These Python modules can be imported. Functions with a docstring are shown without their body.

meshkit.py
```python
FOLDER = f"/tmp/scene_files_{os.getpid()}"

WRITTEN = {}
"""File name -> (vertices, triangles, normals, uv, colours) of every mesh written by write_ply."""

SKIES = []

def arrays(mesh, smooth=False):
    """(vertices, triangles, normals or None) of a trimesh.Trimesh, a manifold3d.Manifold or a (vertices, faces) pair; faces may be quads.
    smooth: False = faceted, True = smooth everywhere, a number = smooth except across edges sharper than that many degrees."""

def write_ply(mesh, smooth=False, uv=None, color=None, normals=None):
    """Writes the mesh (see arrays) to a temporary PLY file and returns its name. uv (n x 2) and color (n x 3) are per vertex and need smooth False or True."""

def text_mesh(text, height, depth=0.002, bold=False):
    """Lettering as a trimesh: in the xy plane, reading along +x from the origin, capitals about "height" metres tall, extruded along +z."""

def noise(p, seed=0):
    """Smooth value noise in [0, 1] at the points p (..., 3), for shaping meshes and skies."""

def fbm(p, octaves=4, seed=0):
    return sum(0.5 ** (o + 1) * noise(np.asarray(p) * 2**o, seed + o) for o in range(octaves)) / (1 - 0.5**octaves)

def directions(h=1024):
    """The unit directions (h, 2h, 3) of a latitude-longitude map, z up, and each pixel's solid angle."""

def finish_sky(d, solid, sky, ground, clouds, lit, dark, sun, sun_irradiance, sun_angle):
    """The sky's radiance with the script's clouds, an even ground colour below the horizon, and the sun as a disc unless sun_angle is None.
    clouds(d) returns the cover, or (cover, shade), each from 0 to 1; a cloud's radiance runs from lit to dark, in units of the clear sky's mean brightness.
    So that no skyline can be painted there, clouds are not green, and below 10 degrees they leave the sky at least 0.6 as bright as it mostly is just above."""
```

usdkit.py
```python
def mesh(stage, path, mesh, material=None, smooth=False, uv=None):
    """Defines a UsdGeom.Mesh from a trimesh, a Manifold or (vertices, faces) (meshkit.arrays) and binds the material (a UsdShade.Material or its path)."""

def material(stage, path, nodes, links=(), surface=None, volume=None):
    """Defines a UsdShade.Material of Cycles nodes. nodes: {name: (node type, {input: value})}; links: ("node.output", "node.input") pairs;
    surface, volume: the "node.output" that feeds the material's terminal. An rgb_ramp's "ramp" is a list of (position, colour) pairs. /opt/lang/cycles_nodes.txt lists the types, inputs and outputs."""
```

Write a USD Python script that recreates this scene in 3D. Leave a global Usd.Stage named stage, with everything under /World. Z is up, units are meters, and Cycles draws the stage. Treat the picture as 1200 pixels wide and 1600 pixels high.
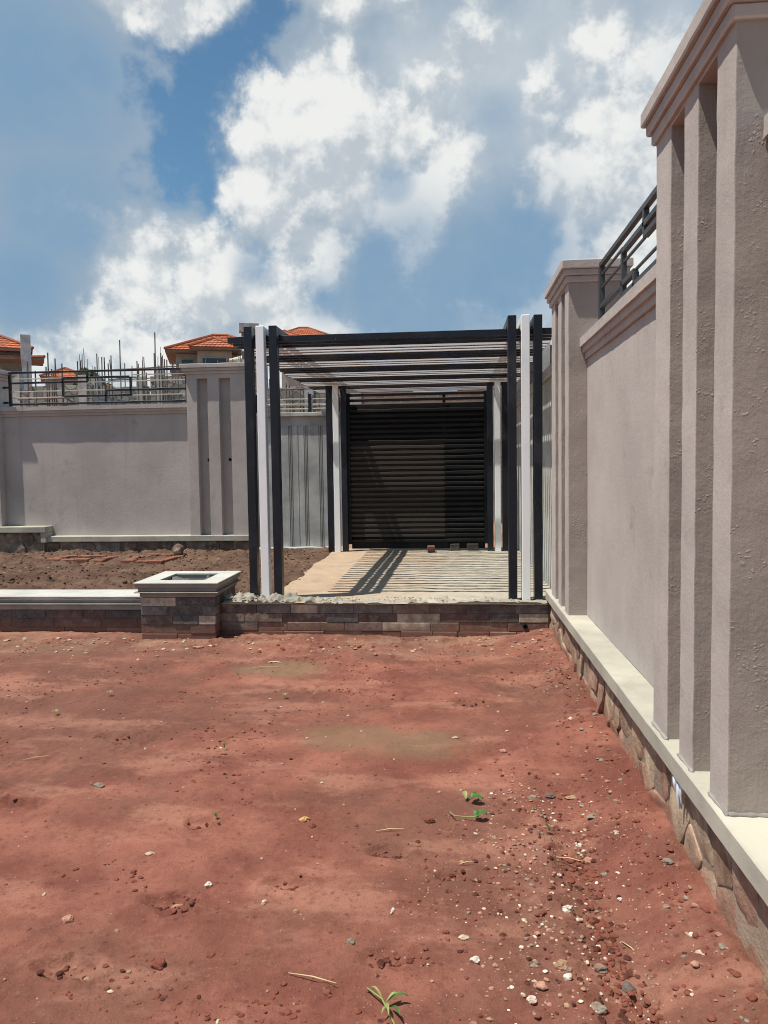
import math, random
import numpy as np, trimesh, usdkit, meshkit
from scipy.spatial import Voronoi
from shapely.geometry import Polygon, box as sbox
from pxr import Usd, UsdGeom, UsdLux, UsdShade, Gf, Sdf

stage = Usd.Stage.CreateInMemory()
UsdGeom.SetStageUpAxis(stage, 'Z')
UsdGeom.Xform.Define(stage, '/World')
UsdGeom.Scope.Define(stage, '/World/Looks')
rng = np.random.default_rng(7)
random.seed(7)

# ------------------------------------------------------------------ camera, sky, sun, exposure
YAW, PITCH, ROLL, EYE = math.atan(104 / 1200.), math.radians(3.35), math.radians(0.82), 1.55
EXPOSURE = 0.35
SUN = np.array([-.35, -.150, 1.0])            # towards the sun
SUN_INTENSITY, SKY_STRENGTH = 1.25, 0.055
fw = np.array([-math.sin(YAW) * math.cos(PITCH), math.cos(YAW) * math.cos(PITCH), -math.sin(PITCH)])
rt = np.array([math.cos(YAW), math.sin(YAW), 0.])
up = np.cross(rt, fw)
rt, up = rt * math.cos(ROLL) - up * math.sin(ROLL), up * math.cos(ROLL) + rt * math.sin(ROLL)
cam = UsdGeom.Camera.Define(stage, '/World/camera')
cam.CreateHorizontalApertureAttr(36.0)
cam.CreateVerticalApertureAttr(48.0)
cam.CreateFocalLengthAttr(36.0)
cam.CreateExposureAttr(EXPOSURE)
cam.AddTransformOp().Set(Gf.Matrix4d(*rt, 0, *up, 0, *(-fw), 0, 0, 0, EYE, 1))
SUN = SUN / np.linalg.norm(SUN)


class S:
    def __init__(s, p): s.p = p


class N:
    def __init__(s, name): s.name = name
    def __getattr__(s, k): return S(s.name + '.' + k)


class G:
    """a node graph: g(kind, input=value or another node's output)"""
    def __init__(s): s.nodes, s.links = {}, []
    def __call__(s, kind, **kw):
        name = f'{kind}_{len(s.nodes)}'
        s.nodes[name] = (kind, {k: v for k, v in kw.items() if not isinstance(v, S)})
        s.links += [(v.p, f'{name}.{k}') for k, v in kw.items() if isinstance(v, S)]
        return N(name)
    def math(s, t, a, b=0., c=0., clamp=False): return s('math', math_type=t, value1=a, value2=b, value3=c, use_clamp=clamp).value
    def rng(s, v, a, b, c=0., d=1., smooth=True): return s('map_range', range_type='smoothstep' if smooth else 'linear', value=v, from_min=a, from_max=b, to_min=c, to_max=d, clamp=True).result
    def mix(s, f, a, b, t='mix'): return s('mix', mix_type=t, fac=f, color1=a, color2=b).color
    def noise(s, v, scale, detail=4., rough=.55, **k): return s('noise_texture', vector=v, scale=scale, detail=detail, roughness=rough, **k)
    def scaled(s, v, sc): return s('mapping', vector=v, scale=sc).vector
    def make(s, name, surface=None, volume=None): return usdkit.material(stage, '/World/Looks/' + name, s.nodes, s.links, surface and surface.p, volume and volume.p)


def sky_material():
    g = G()
    sun_el, sun_rot = math.asin(SUN[2]), math.atan2(SUN[0], SUN[1])
    sky = g('sky_texture', sky_type='single_scattering', sun_disc=False, sun_elevation=sun_el, sun_rotation=sun_rot, aerosol_density=0.6).color
    d = g('texture_coordinate').generated
    sub = lambda k: g('vector_math', math_type='add', vector1=d, vector2=k).vector
    big = g.math('subtract', g.noise(d, 8.0, 11., .60).fac, .5)
    big2 = g.math('subtract', g.noise(sub((-.014, -.004, .022)), 8.0, 11., .60).fac, .5)    # the same heaps seen a little nearer the sun
    soft = g.math('subtract', g.noise(sub((3.1, 1.7, .4)), 2.6, 7., .55).fac, .5)
    fine = g.math('subtract', g.noise(sub((.7, 2.2, 5.)), 26., 9., .62).fac, .5)

    def field(spots):
        out = None
        for az, el, r, wgt in spots:
            a, e = math.radians(az), math.radians(el)
            c = (math.sin(a) * math.cos(e), math.cos(a) * math.cos(e), math.sin(e))
            dist = g('vector_math', math_type='distance', vector1=d, vector2=c).value
            m = g.rng(dist, 0., math.radians(r * 1.6), wgt, wgt - 1.6, smooth=False)
            out = m if out is None else g.math('maximum', out, m)
        return out
    # the cloud deck ahead, broken by blue gaps
    deckf = field([(-2, 14, 40, 1.6)])
    gaps = field([(-16.5, 26.5, 5.2, 1.), (-18.3, 22, 4.2, 1.), (-13.5, 29.5, 3.6, .9), (-20.8, 24.5, 3.0, .9), (-16.5, 19.5, 2.8, .9), (-14.5, 33, 3.5, .9)])
    fair = g.rng(g.math('add', soft, g.math('multiply', fine, .35)), .055, .17)              # scattered fair weather clouds everywhere
    deck = g.rng(g.math('add', deckf, g.math('multiply', soft, 1.5)), -.1, .7)
    gap = g.rng(g.math('add', gaps, g.math('add', g.math('multiply', big, 3.6), g.math('add', g.math('multiply', fine, .8), g.math('multiply', soft, 1.5)))), .0, .62)
    cover = g.math('multiply', g.math('maximum', deck, fair), g.math('subtract', 1., gap))
    # heaped bright clouds
    heap = field([(-11, 22.3, 4.6, 1.), (-7, 20, 5.4, 1.), (-12.2, 19.6, 3.4, 1.), (-8.8, 26, 3.6, .9), (-3.2, 23, 3.2, .8), (-9, 16, 3.6, .8),
                  (-22, 12.3, 4.2, .95), (-17.5, 12.3, 4.4, .95), (-13, 9, 4.4, .9), (-24, 8, 5., .9), (-18, 7.5, 5.5, .9), (-7, 7, 4.5, .6), (-30, 8, 5, .6),
                  (9.3, 18.3, 3.4, 1.), (12.5, 20, 4.2, 1.), (13.5, 15, 4.4, .95), (9.2, 14, 2.2, .8), (3, 8.6, 3.2, .9), (7, 9.0, 3.6, 1.), (-2.5, 18.5, 3.2, .7), (0, 21.5, 3.2, .7),
                  (-19.3, 29.6, 2.8, .9), (-16.4, 30.8, 2.2, .9), (-22.5, 29.4, 2.4, .6), (-7.5, 31.2, 3.0, .8), (-4, 31.5, 3.5, .6), (10.3, 27.5, 2.6, .7), (2, 27.5, 4.5, .42), (6.5, 25, 4, .42), (-1, 25.5, 3.6, .5), (14.5, 25, 3.5, .5),
                  (25, 14, 6, .8), (38, 9, 6, .8), (-42, 12, 7, .8), (-62, 14, 7, .7), (65, 12, 7, .7), (100, 11, 7, .7), (150, 12, 8, .7), (-160, 12, 8, .7), (-105, 10, 8, .7)])
    dens = g.math('add', g.math('add', heap, .16), g.math('add', g.math('multiply', big, 3.2), g.math('add', g.math('multiply', soft, .9), g.math('multiply', fine, .45))))
    puff = g.rng(dens, -.10, .55)
    shade = g.rng(g.math('add', field([(-2, 13.5, 6.5, 1.), (4.5, 13.8, 6.5, 1.), (-9, 11.9, 3.0, .8), (-4, 11.2, 5., 1.), (7.3, 13, 3.2, .9), (0.5, 12, 3.6, 1.), (-3.8, 19.6, 2.4, .8), (-27.5, 17, 5.5, 1.), (-30, 13, 5, 1.), (-25.5, 25.5, 3.6, .8), (-29, 24, 6, 1.), (-14.2, 14.2, 2.2, .8),
                       (3.5, 23.5, 4.5, .30), (-32, 33, 7, .8), (20, 22, 8, .6), (45, 20, 9, .8)]), g.math('multiply', soft, 1.6)), -.25, .75)
    relief = g.math('multiply', g.math('subtract', big, big2), 3.2)
    lightness = g.math('add', g.math('multiply', fine, .42), g.math('add', relief, g.math('multiply', g.math('minimum', dens, .6), .45)))
    pale = field([(4, 26, 7, 1.), (-1, 27, 6, 1.), (9, 27, 6, .9), (1, 21, 4, .8), (15, 25, 6, .8), (-12, 5, 9, .8)])
    grey = g.mix(g.rng(g.math('add', g.math('multiply', pale, .55), g.math('add', g.math('multiply', soft, 1.1), g.math('add', g.math('multiply', big, .9), g.math('multiply', fine, .5)))), -.16, .62), CL['deck_a'], CL['deck_b'])
    col = g.mix(g.math('multiply', shade, g.rng(g.math('add', big, g.math('multiply', fine, .6)), -.22, .22, .98, .66)), grey, CL['shade'])
    lit = g.mix(g.rng(lightness, -.08, .48), CL['puff_a'], CL['puff_b'])
    col = g.mix(g.math('multiply', puff, g.math('subtract', 1., g.math('multiply', shade, .72))), col, lit)
    alpha = g.math('maximum', g.math('multiply', cover, .94), g.math('multiply', puff, .97))
    z = g('separate_xyz', vector=d).z
    low = g.rng(z, .17, .02, 0., .62)
    col = g.mix(low, col, CL['low'])
    skyt = g.mix(1., sky, CL['tint'], 'multiply')
    out = g.mix(alpha, skyt, col)
    return g.make('sky', g('background_shader', color=out, strength=SKY_STRENGTH).background)


CL = dict(deck_a=(4.7, 6.0, 7.4), deck_b=(8.0, 8.9, 9.6), shade=(3.1, 5.1, 7.4), puff_a=(7.4, 8.2, 8.9), puff_b=(12.6, 12.7, 12.4), low=(7.6, 9.0, 9.9), tint=(1.1, 1.50, 1.55))
dome = UsdLux.DomeLight.Define(stage, '/World/sky')
UsdShade.MaterialBindingAPI.Apply(dome.GetPrim()).Bind(sky_material())
dome.GetPrim().SetCustomDataByKey('kind', 'structure')
dome.GetPrim().SetCustomDataByKey('label', 'bright blue sky with heaped white and blue grey clouds')
sun = UsdLux.DistantLight.Define(stage, '/World/sun')
sun.CreateNormalizeAttr(True)
sun.CreateIntensityAttr(SUN_INTENSITY)
sun.CreateAngleAttr(0.5)
sun.CreateColorAttr(Gf.Vec3f(1.0, .95, .87))
zc = SUN
xc = np.cross([0, 1., 0], zc); xc /= np.linalg.norm(xc)
yc = np.cross(zc, xc)
sun.AddTransformOp().Set(Gf.Matrix4d(*xc, 0, *yc, 0, *zc, 0, 0, 0, 20, 1))

# ------------------------------------------------------------------ helpers
used = {}


def path_for(name, parent):
    base = parent.GetPath().pathString if parent is not None else '/World'
    k = (base, name)
    n = used.get(k, 0)
    used[k] = n + 1
    return f'{base}/{name}' + (f'_{n:03d}' if n else '')


def tag(o, label=None, cat=None, group=None, kind=None):
    for k, v in (('label', label), ('category', cat), ('group', group), ('kind', kind)):
        if v: o.SetCustomDataByKey(k, v)
    return o


def thing(name, label, cat, group=None, loc=(0, 0, 0), rz=0., kind=None):
    x = UsdGeom.Xform.Define(stage, path_for(name, None))
    x.AddTranslateOp().Set(Gf.Vec3d(*map(float, loc)))
    if rz: x.AddRotateZOp().Set(float(rz))
    return tag(x.GetPrim(), label, cat, group, kind)


def obj(name, mesh, m, parent=None, smooth=False, label=None, kind=None):
    if isinstance(mesh, list): mesh = trimesh.util.concatenate(mesh)
    p = usdkit.mesh(stage, path_for(name, parent), mesh, m, smooth).GetPrim()
    return tag(p, label, None, None, kind)


def solo(name, mesh, m, label, cat, group=None, smooth=False, kind=None):
    return tag(obj(name, mesh, m, None, smooth), label, cat, group, kind)


def bx(x0, x1, y0, y1, z0, z1, b=.004):
    """a box with chamfered edges"""
    b = min(b, .3 * min(x1 - x0, y1 - y0, z1 - z0))
    pts = []
    for sx in (0, 1):
        for sy in (0, 1):
            for sz in (0, 1):
                X, Y, Z = (x0, x1)[sx], (y0, y1)[sy], (z0, z1)[sz]
                dx, dy, dz = b * (1 - 2 * sx), b * (1 - 2 * sy), b * (1 - 2 * sz)
                pts += [(X + dx, Y + dy, Z), (X + dx, Y, Z + dz), (X, Y + dy, Z + dz)]
    return trimesh.convex.convex_hull(np.array(pts))


def bar(p, q, w, h, b=.003, upv=(0, 0, 1)):
    """a rectangular tube from p to q: w across, h along upv"""
    p, q = np.array(p, float), np.array(q, float)
    L = np.linalg.norm(q - p)
    d = (q - p) / L
    u = np.array(upv, float)
    if abs(d @ u) > .95: u = np.array([0, 1., 0])
    s = np.cross(d, u); s /= np.linalg.norm(s)
    u = np.cross(s, d)
    m = bx(0, L, -w / 2, w / 2, -h / 2, h / 2, b)
    M = np.eye(4); M[:3, 0], M[:3, 1], M[:3, 2], M[:3, 3] = d, -s, u, p
    m.apply_transform(M)
    return m


def tube(pts, r, sides=6):
    pts = np.asarray(pts, float)
    r = np.broadcast_to(r, (len(pts),))
    t = np.gradient(pts, axis=0); t /= np.linalg.norm(t, axis=1, keepdims=True)
    a = np.cross(t, np.where(np.abs(t[:, 2:]) < .9, [0, 0, 1.], [1., 0, 0])); a /= np.linalg.norm(a, axis=1, keepdims=True)
    b = np.cross(t, a)
    an = np.arange(sides) * 2 * np.pi / sides
    v = (pts[:, None] + r[:, None, None] * (np.cos(an)[None, :, None] * a[:, None] + np.sin(an)[None, :, None] * b[:, None])).reshape(-1, 3)
    f = []
    for i in range(len(pts) - 1):
        for j in range(sides):
            k = (j + 1) % sides
            A, B, C, D = i * sides + j, i * sides + k, (i + 1) * sides + k, (i + 1) * sides + j
            f += [(A, B, C), (A, C, D)]
    n = len(v)
    v = np.vstack([v, pts[0], pts[-1]])
    for j in range(sides):
        k = (j + 1) % sides
        f += [(n, k, j), (n + 1, (len(pts) - 1) * sides + j, (len(pts) - 1) * sides + k)]
    m = trimesh.Trimesh(v, f, process=False)
    m.fix_normals()
    return m


def prism(profile, axis, a, b):
    """a profile extruded along x (profile in y,z) or along y (profile in x,z)"""
    m = trimesh.creation.extrude_polygon(Polygon(profile), b - a, engine='earcut')
    v = m.vertices.copy()
    if axis == 'x': nv = np.c_[v[:, 2] + a, v[:, 0], v[:, 1]]
    else: nv = np.c_[v[:, 0], v[:, 2] + a, v[:, 1]]
    m = trimesh.Trimesh(nv, m.faces, process=False)
    m.fix_normals()
    return m


def dense(m, edge, amp, freq, seed=0, amp2=None):
    """subdivide to edge length and push the vertices about: hand made edges"""
    v, f = trimesh.remesh.subdivide_to_size(m.vertices, m.faces, edge, max_iter=14)
    m = trimesh.Trimesh(v, f, process=True)
    m.merge_vertices()
    v = m.vertices.copy()
    for k in range(3):
        v[:, k] += (meshkit.fbm(v * freq, 3, seed + 11 * k) - .5) * 2 * amp
    return trimesh.Trimesh(v, m.faces, process=False)


def rock(r, seed, squash=(1, 1, .7), sub=2, rough=.35):
    m = trimesh.creation.icosphere(subdivisions=sub)
    v = m.vertices
    n = meshkit.fbm(v * 1.3 + seed * 7.3, 3, seed) - .5
    q = np.round((meshkit.noise(v * 1.1 + seed * 3.1, seed + 5) - .5) * 5) / 5
    v = v * (1 + rough * 1.5 * n + rough * .6 * q)[:, None] * np.array(squash) * r
    return trimesh.Trimesh(v, m.faces, process=False)


# ------------------------------------------------------------------ materials
def pos(g): return g('geometry').position


def plaster(name, col, rough=1.0, var=.10, lump=1.0, dirt=(.16, .13, .11), flank_shade=0):
    g = G(); p = pos(g)
    a = g.noise(p, 1.3, 6., .6).fac
    st = g.noise(g.scaled(p, (5., 5., .35)), 1.6, 5., .6).fac
    fine = g.noise(p, 70., 5., .65).fac
    c0 = tuple(x * (1 - var) for x in col); c1 = tuple(min(1, x * (1 + var)) for x in col)
    c = g.mix(g.rng(a, .3, .7), c0, c1)
    c = g.mix(g.rng(st, .50, .74, 0., .34), c, tuple(x * .72 for x in col))
    c = g.mix(g.rng(fine, .62, .78, 0., .35), c, tuple(x * .66 for x in col))
    patch = g.noise(p, 3.7, 7., .7).fac
    c = g.mix(g.rng(patch, .57, .74, 0., .36), c, dirt)
    h1 = g.noise(p, 22., 6., .66).fac
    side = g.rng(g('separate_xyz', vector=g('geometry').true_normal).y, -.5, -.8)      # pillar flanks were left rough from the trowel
    q = g('vector_math', math_type='add', vector1=p, vector2=g('vector_math', math_type='scale', vector1=g.noise(p, 30., 3., .6).color, scale=.035).vector).vector
    v = g('voronoi_texture', vector=q, scale=62., randomness=1.).distance
    mask = g.math('multiply', g.rng(g.noise(p, 9., 7., .68).fac, .50, .72), g.math('add', .12, g.math('multiply', side, .88)))
    lumps = g.math('multiply', g.rng(v, .45, .02), mask)
    if flank_shade: c = g.mix(side, c, g.mix(1., c, (flank_shade, flank_shade * .975, flank_shade * .95), 'multiply'))      # shade put into the colour of the rough pillar sides
    else: mask = g.math('multiply', mask, .25); lumps = g.math('multiply', lumps, .25)
    brush = g.noise(g.scaled(p, (9., 9., 1.)), 9., 5., .6).fac
    h = g.math('add', g.math('multiply', h1, .45), g.math('add', g.math('multiply', lumps, .95 * lump), g.math('add', g.math('multiply', fine, .22), g.math('multiply', brush, .25))))
    b = g('bump', height=h, strength=.55 * rough, distance=.008).normal
    c = g.mix(g.math('multiply', lumps, .35), c, tuple(min(1, x * 1.2) for x in col))
    return g.make(name, g('principled_bsdf', base_color=c, roughness=.92, specular_ior_level=.2, normal=b).BSDF)


def metal(name, col, speck=(.35, .33, .30), rough=.45, spec=.5, amount=.70):
    g = G(); p = pos(g)
    n = g.noise(p, 55., 3., .6).fac
    d = g.noise(p, 3.1, 5., .6).fac
    c = g.mix(g.rng(n, amount, amount + .03, 0., .7), col, speck)
    c = g.mix(g.rng(d, .5, .8, 0., .16), c, tuple(.55 * x for x in speck))
    r = g.rng(d, .3, .7, rough - .08, rough + .15)
    return g.make(name, g('principled_bsdf', base_color=c, roughness=r, specular_ior_level=spec).BSDF)


def concrete(name, col, var=.25, streak=.35, bump=.5, tint=None):
    g = G(); p = pos(g)
    a = g.noise(p, 2.3, 7., .65).fac
    st = g.noise(g.scaled(p, (7., 7., .5)), 1.7, 6., .65).fac
    f = g.noise(p, 60., 5., .7).fac
    c = g.mix(g.rng(a, .28, .72), tuple(x * (1 - var) for x in col), tuple(x * (1 + var) for x in col))
    c = g.mix(g.rng(st, .48, .72, 0., streak), c, tuple(x * .5 for x in col))
    c = g.mix(g.rng(f, .55, .75, 0., .3), c, tuple(x * .6 for x in col))
    if tint: c = g.mix(g.rng(g.noise(p, 1.1, 5., .6).fac, .45, .65, 0., .8), c, tint)
    b = g('bump', height=g.math('add', f, a), strength=bump, distance=.008).normal
    return g.make(name, g('principled_bsdf', base_color=c, roughness=.92, specular_ior_level=.25, normal=b).BSDF)


SOIL = (.300, .108, .068)


def red_soil():
    g = G(); p = pos(g)
    big = g.noise(p, .55, 6., .60).fac
    mid = g.noise(p, 2.1, 7., .64).fac
    fin = g.noise(p, 38., 6., .7).fac
    grit = g('voronoi_texture', vector=p, scale=95., randomness=1.)
    c = g.mix(g.rng(mid, .35, .66), (.146, .050, .035), (.258, .100, .068))
    c = g.mix(g.rng(big, .44, .58, 0., .72), c, (.128, .058, .040))          # damp brown patches
    dry = g.noise(g.scaled(p, (1., 2.2, 1.)), 1.15, 8., .68).fac
    c = g.mix(g.rng(dry, .50, .64, 0., .50), c, (.345, .165, .112))            # pale dry crust
    c = g.mix(g.rng(fin, .50, .74, 0., .55), c, (.085, .028, .020))
    c = g.mix(g.rng(g.noise(p, 9., 7., .72).fac, .54, .70, 0., .45), c, (.12, .040, .027))
    c = g.mix(g.rng(g.noise(p, 15., 6., .7).fac, .56, .70, 0., .30), c, (.28, .135, .09))
    pit = g('voronoi_texture', vector=p, scale=24., randomness=1.)
    c = g.mix(g.math('multiply', g.rng(g('separate_color', color=pit.color).g, .72, .78), g.rng(pit.distance, .30, .12, 0., .55)), c, (.07, .024, .017))  # dark specks put the shade of small pits into the soil colour
    sp = g.noise(p, 135., 4., .75).fac
    c = g.mix(g.rng(sp, .44, .28, 0., .5), c, (.06, .022, .015))
    c = g.mix(g.rng(sp, .58, .74, 0., .5), c, (.40, .20, .135))
    sp2 = g.noise(p, 62., 5., .75).fac
    c = g.mix(g.rng(sp2, .43, .28, 0., .55), c, (.075, .026, .018))
    # grey green films where puddles dried
    def spot(x, y, rx, ry):
        q = g('mapping', vector=p, location=(-x / rx, -y / ry, 0), scale=(1 / rx, 1 / ry, 0.)).vector
        l = g('vector_math', math_type='length', vector1=q).value
        return g.rng(g.math('add', l, g.math('multiply', g.math('subtract', mid, .5), 2.2)), 1.1, .35)
    al = g.math('maximum', spot(-1.30, 5.75, .42, .30), g.math('multiply', spot(-.42, 4.25, .60, .30), .8))
    al = g.math('maximum', al, g.math('multiply', spot(-4.1, 6.35, .9, .35), .5))
    c = g.mix(g.math('multiply', al, .55), c, (.190, .142, .080))
    # mortar dust and pale grit along the kerb and by the track
    sx = g('separate_xyz', vector=p)
    dust = g.math('multiply', g.rng(sx.y, 5.9, 6.75), g.rng(g.noise(p, 3.2, 6., .7).fac, .42, .62))
    c = g.mix(g.math('multiply', dust, .45), c, (.29, .185, .12))
    gr = g.rng(g('separate_color', color=grit.color).r, .93, .95)
    gz = g.math('multiply', gr, g.rng(grit.distance, .42, .30))
    zone = g.math('maximum', spot(.30, 2.75, .75, 1.3), .22)
    c = g.mix(g.math('multiply', gz, g.math('multiply', zone, .8)), c, (.42, .31, .235))
    h = g.math('add', g.math('multiply', fin, .8), g.math('add', g.math('multiply', g.noise(p, 130., 3., .6).fac, .35), g.math('multiply', gz, .5)))
    b = g('bump', height=h, strength=.8, distance=.012).normal
    r = g.rng(big, .46, .62, .93, .80)
    return g.make('red_soil', g('principled_bsdf', base_color=c, roughness=r, specular_ior_level=.18, normal=b).BSDF)


def brown_soil():
    g = G(); p = pos(g)
    a = g.noise(p, 2.2, 7., .65).fac
    f = g.noise(p, 30., 6., .7).fac
    c = g.mix(g.rng(a, .32, .68), (.088, .051, .035), (.165, .100, .068))
    c = g.mix(g.rng(f, .5, .75, 0., .55), c, (.05, .028, .02))
    c = g.mix(g.rng(g.noise(p, 85., 2., .5).fac, .70, .74, 0., .5), c, (.38, .29, .19))
    b = g('bump', height=f, strength=1., distance=.03).normal
    return g.make('brown_soil', g('principled_bsdf', base_color=c, roughness=.95, specular_ior_level=.15, normal=b).BSDF)


def crackle(name, col, joint):
    """far off wall of rough stones with dark joints"""
    g = G(); p = pos(g)
    q = g.scaled(p, (1., 1., 1.5))
    e = g('voronoi_texture', feature='distance_to_edge', vector=q, scale=3.0).distance
    cc = g('separate_color', color=g('voronoi_texture', vector=q, scale=3.0).color).r
    c = g.mix(cc, tuple(x * .6 for x in col), tuple(x * 1.2 for x in col))
    c = g.mix(g.rng(g.math('add', e, g.math('multiply', g.noise(p, 6., 5., .6).fac, .06)), .085, .045), c, joint)
    return g.make(name, g('principled_bsdf', base_color=c, roughness=.95, specular_ior_level=.15).BSDF)


def simple(name, col, rough=.85, var=.2, scale=9., spec=.3, bump=.4, bscale=45., bdist=.006):
    g = G(); p = pos(g)
    n = g.noise(p, scale, 6., .65).fac
    c = g.mix(g.rng(n, .3, .7), tuple(x * (1 - var) for x in col), tuple(min(1., x * (1 + var)) for x in col))
    b = g('bump', height=g.noise(p, bscale, 5., .65).fac, strength=bump, distance=bdist).normal
    return g.make(name, g('principled_bsdf', base_color=c, roughness=rough, specular_ior_level=spec, normal=b).BSDF)


def clad_stone(name, col):
    """split stone tile, splashed with red soil towards the ground"""
    g = G(); p = pos(g)
    n = g.noise(p, 11., 7., .7).fac
    v = g.noise(p, 33., 5., .75, distortion=1.2).fac
    c = g.mix(g.rng(n, .32, .68), tuple(x * .6 for x in col), tuple(x * 1.35 for x in col))
    c = g.mix(g.rng(v, .55, .66, 0., .6), c, (.30, .275, .245))
    c = g.mix(g.rng(g.noise(p, 4., 7., .75).fac, .55, .64, 0., .45), c, (.34, .31, .27))
    z = g('separate_xyz', vector=p).z
    wob = g.math('multiply', g.math('subtract', g.noise(p, 5., 5., .6).fac, .5), .22)
    c = g.mix(g.rng(g.math('add', z, wob), .20, .015, 0., .85), c, (.20, .085, .055))
    b = g('bump', height=g.math('add', n, v), strength=.6, distance=.008).normal
    return g.make(name, g('principled_bsdf', base_color=c, roughness=.75, specular_ior_level=.35, normal=b).BSDF)


def rubble_stone(name, col, soil=True):
    g = G(); p = pos(g)
    n = g.noise(p, 9., 7., .68).fac
    c = g.mix(g.rng(n, .3, .7), tuple(x * .62 for x in col), tuple(min(1, x * 1.3) for x in col))
    c = g.mix(g.rng(g.noise(p, 5., 4., .6).fac, .55, .68, 0., .55), c, (.46, .36, .27))
    if soil:
        z = g('separate_xyz', vector=p).z
        wob = g.math('multiply', g.math('subtract', g.noise(p, 6., 5., .6).fac, .5), .30)
        c = g.mix(g.rng(g.math('add', z, wob), .22, .03, 0., .75), c, (.26, .11, .07))
    b = g('bump', height=g.math('add', n, g.noise(p, 40., 5., .7).fac), strength=.7, distance=.010).normal
    return g.make(name, g('principled_bsdf', base_color=c, roughness=.9, specular_ior_level=.2, normal=b).BSDF)


def slab_mat():
    g = G(); p = pos(g)
    x = g('separate_xyz', vector=p).x
    n = g.noise(p, 1.4, 7., .65).fac
    f = g.noise(p, 45., 6., .7).fac
    sandy = g.rng(g.math('add', x, g.math('multiply', g.math('subtract', n, .5), 2.6)), .35, -1.3)
    c = g.mix(g.rng(n, .3, .7), (.29, .262, .212), (.41, .37, .295))
    c = g.mix(g.math('multiply', sandy, .75), c, (.40, .275, .175))
    c = g.mix(g.rng(f, .5, .75, 0., .4), c, (.30, .23, .16))
    c = g.mix(g.rng(g.noise(p, 6., 6., .7).fac, .58, .72, 0., .35), c, (.32, .2, .13))
    m2 = g.noise(p, 5., 7., .72).fac
    c = g.mix(g.rng(m2, .50, .66, 0., .45), c, (.22, .17, .125))
    c = g.mix(g.rng(m2, .46, .32, 0., .35), c, (.50, .43, .33))
    b = g('bump', height=f, strength=.7, distance=.010).normal
    return g.make('slab', g('principled_bsdf', base_color=c, roughness=.93, specular_ior_level=.2, normal=b).BSDF)


def roof_mat(name, col, axis):
    g = G(); p = pos(g)
    w = g('wave_texture', wave_type='bands', bands_direction=axis, vector=p, scale=1.3, distortion=0.).fac
    cell = g('voronoi_texture', vector=g.scaled(p, (3.3, 3.3, 6.)), scale=1.).color
    k = g('separate_color', color=cell).r
    c = g.mix(k, tuple(x * .75 for x in col), tuple(min(1, x * 1.3) for x in col))
    c = g.mix(g.rng(g.noise(p, 1.2, 5., .6).fac, .5, .7, 0., .35), c, tuple(x * .6 for x in col))
    b = g('bump', height=w, strength=.9, distance=.05).normal
    return g.make(name, g('principled_bsdf', base_color=c, roughness=.8, specular_ior_level=.3, normal=b).BSDF)


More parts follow.
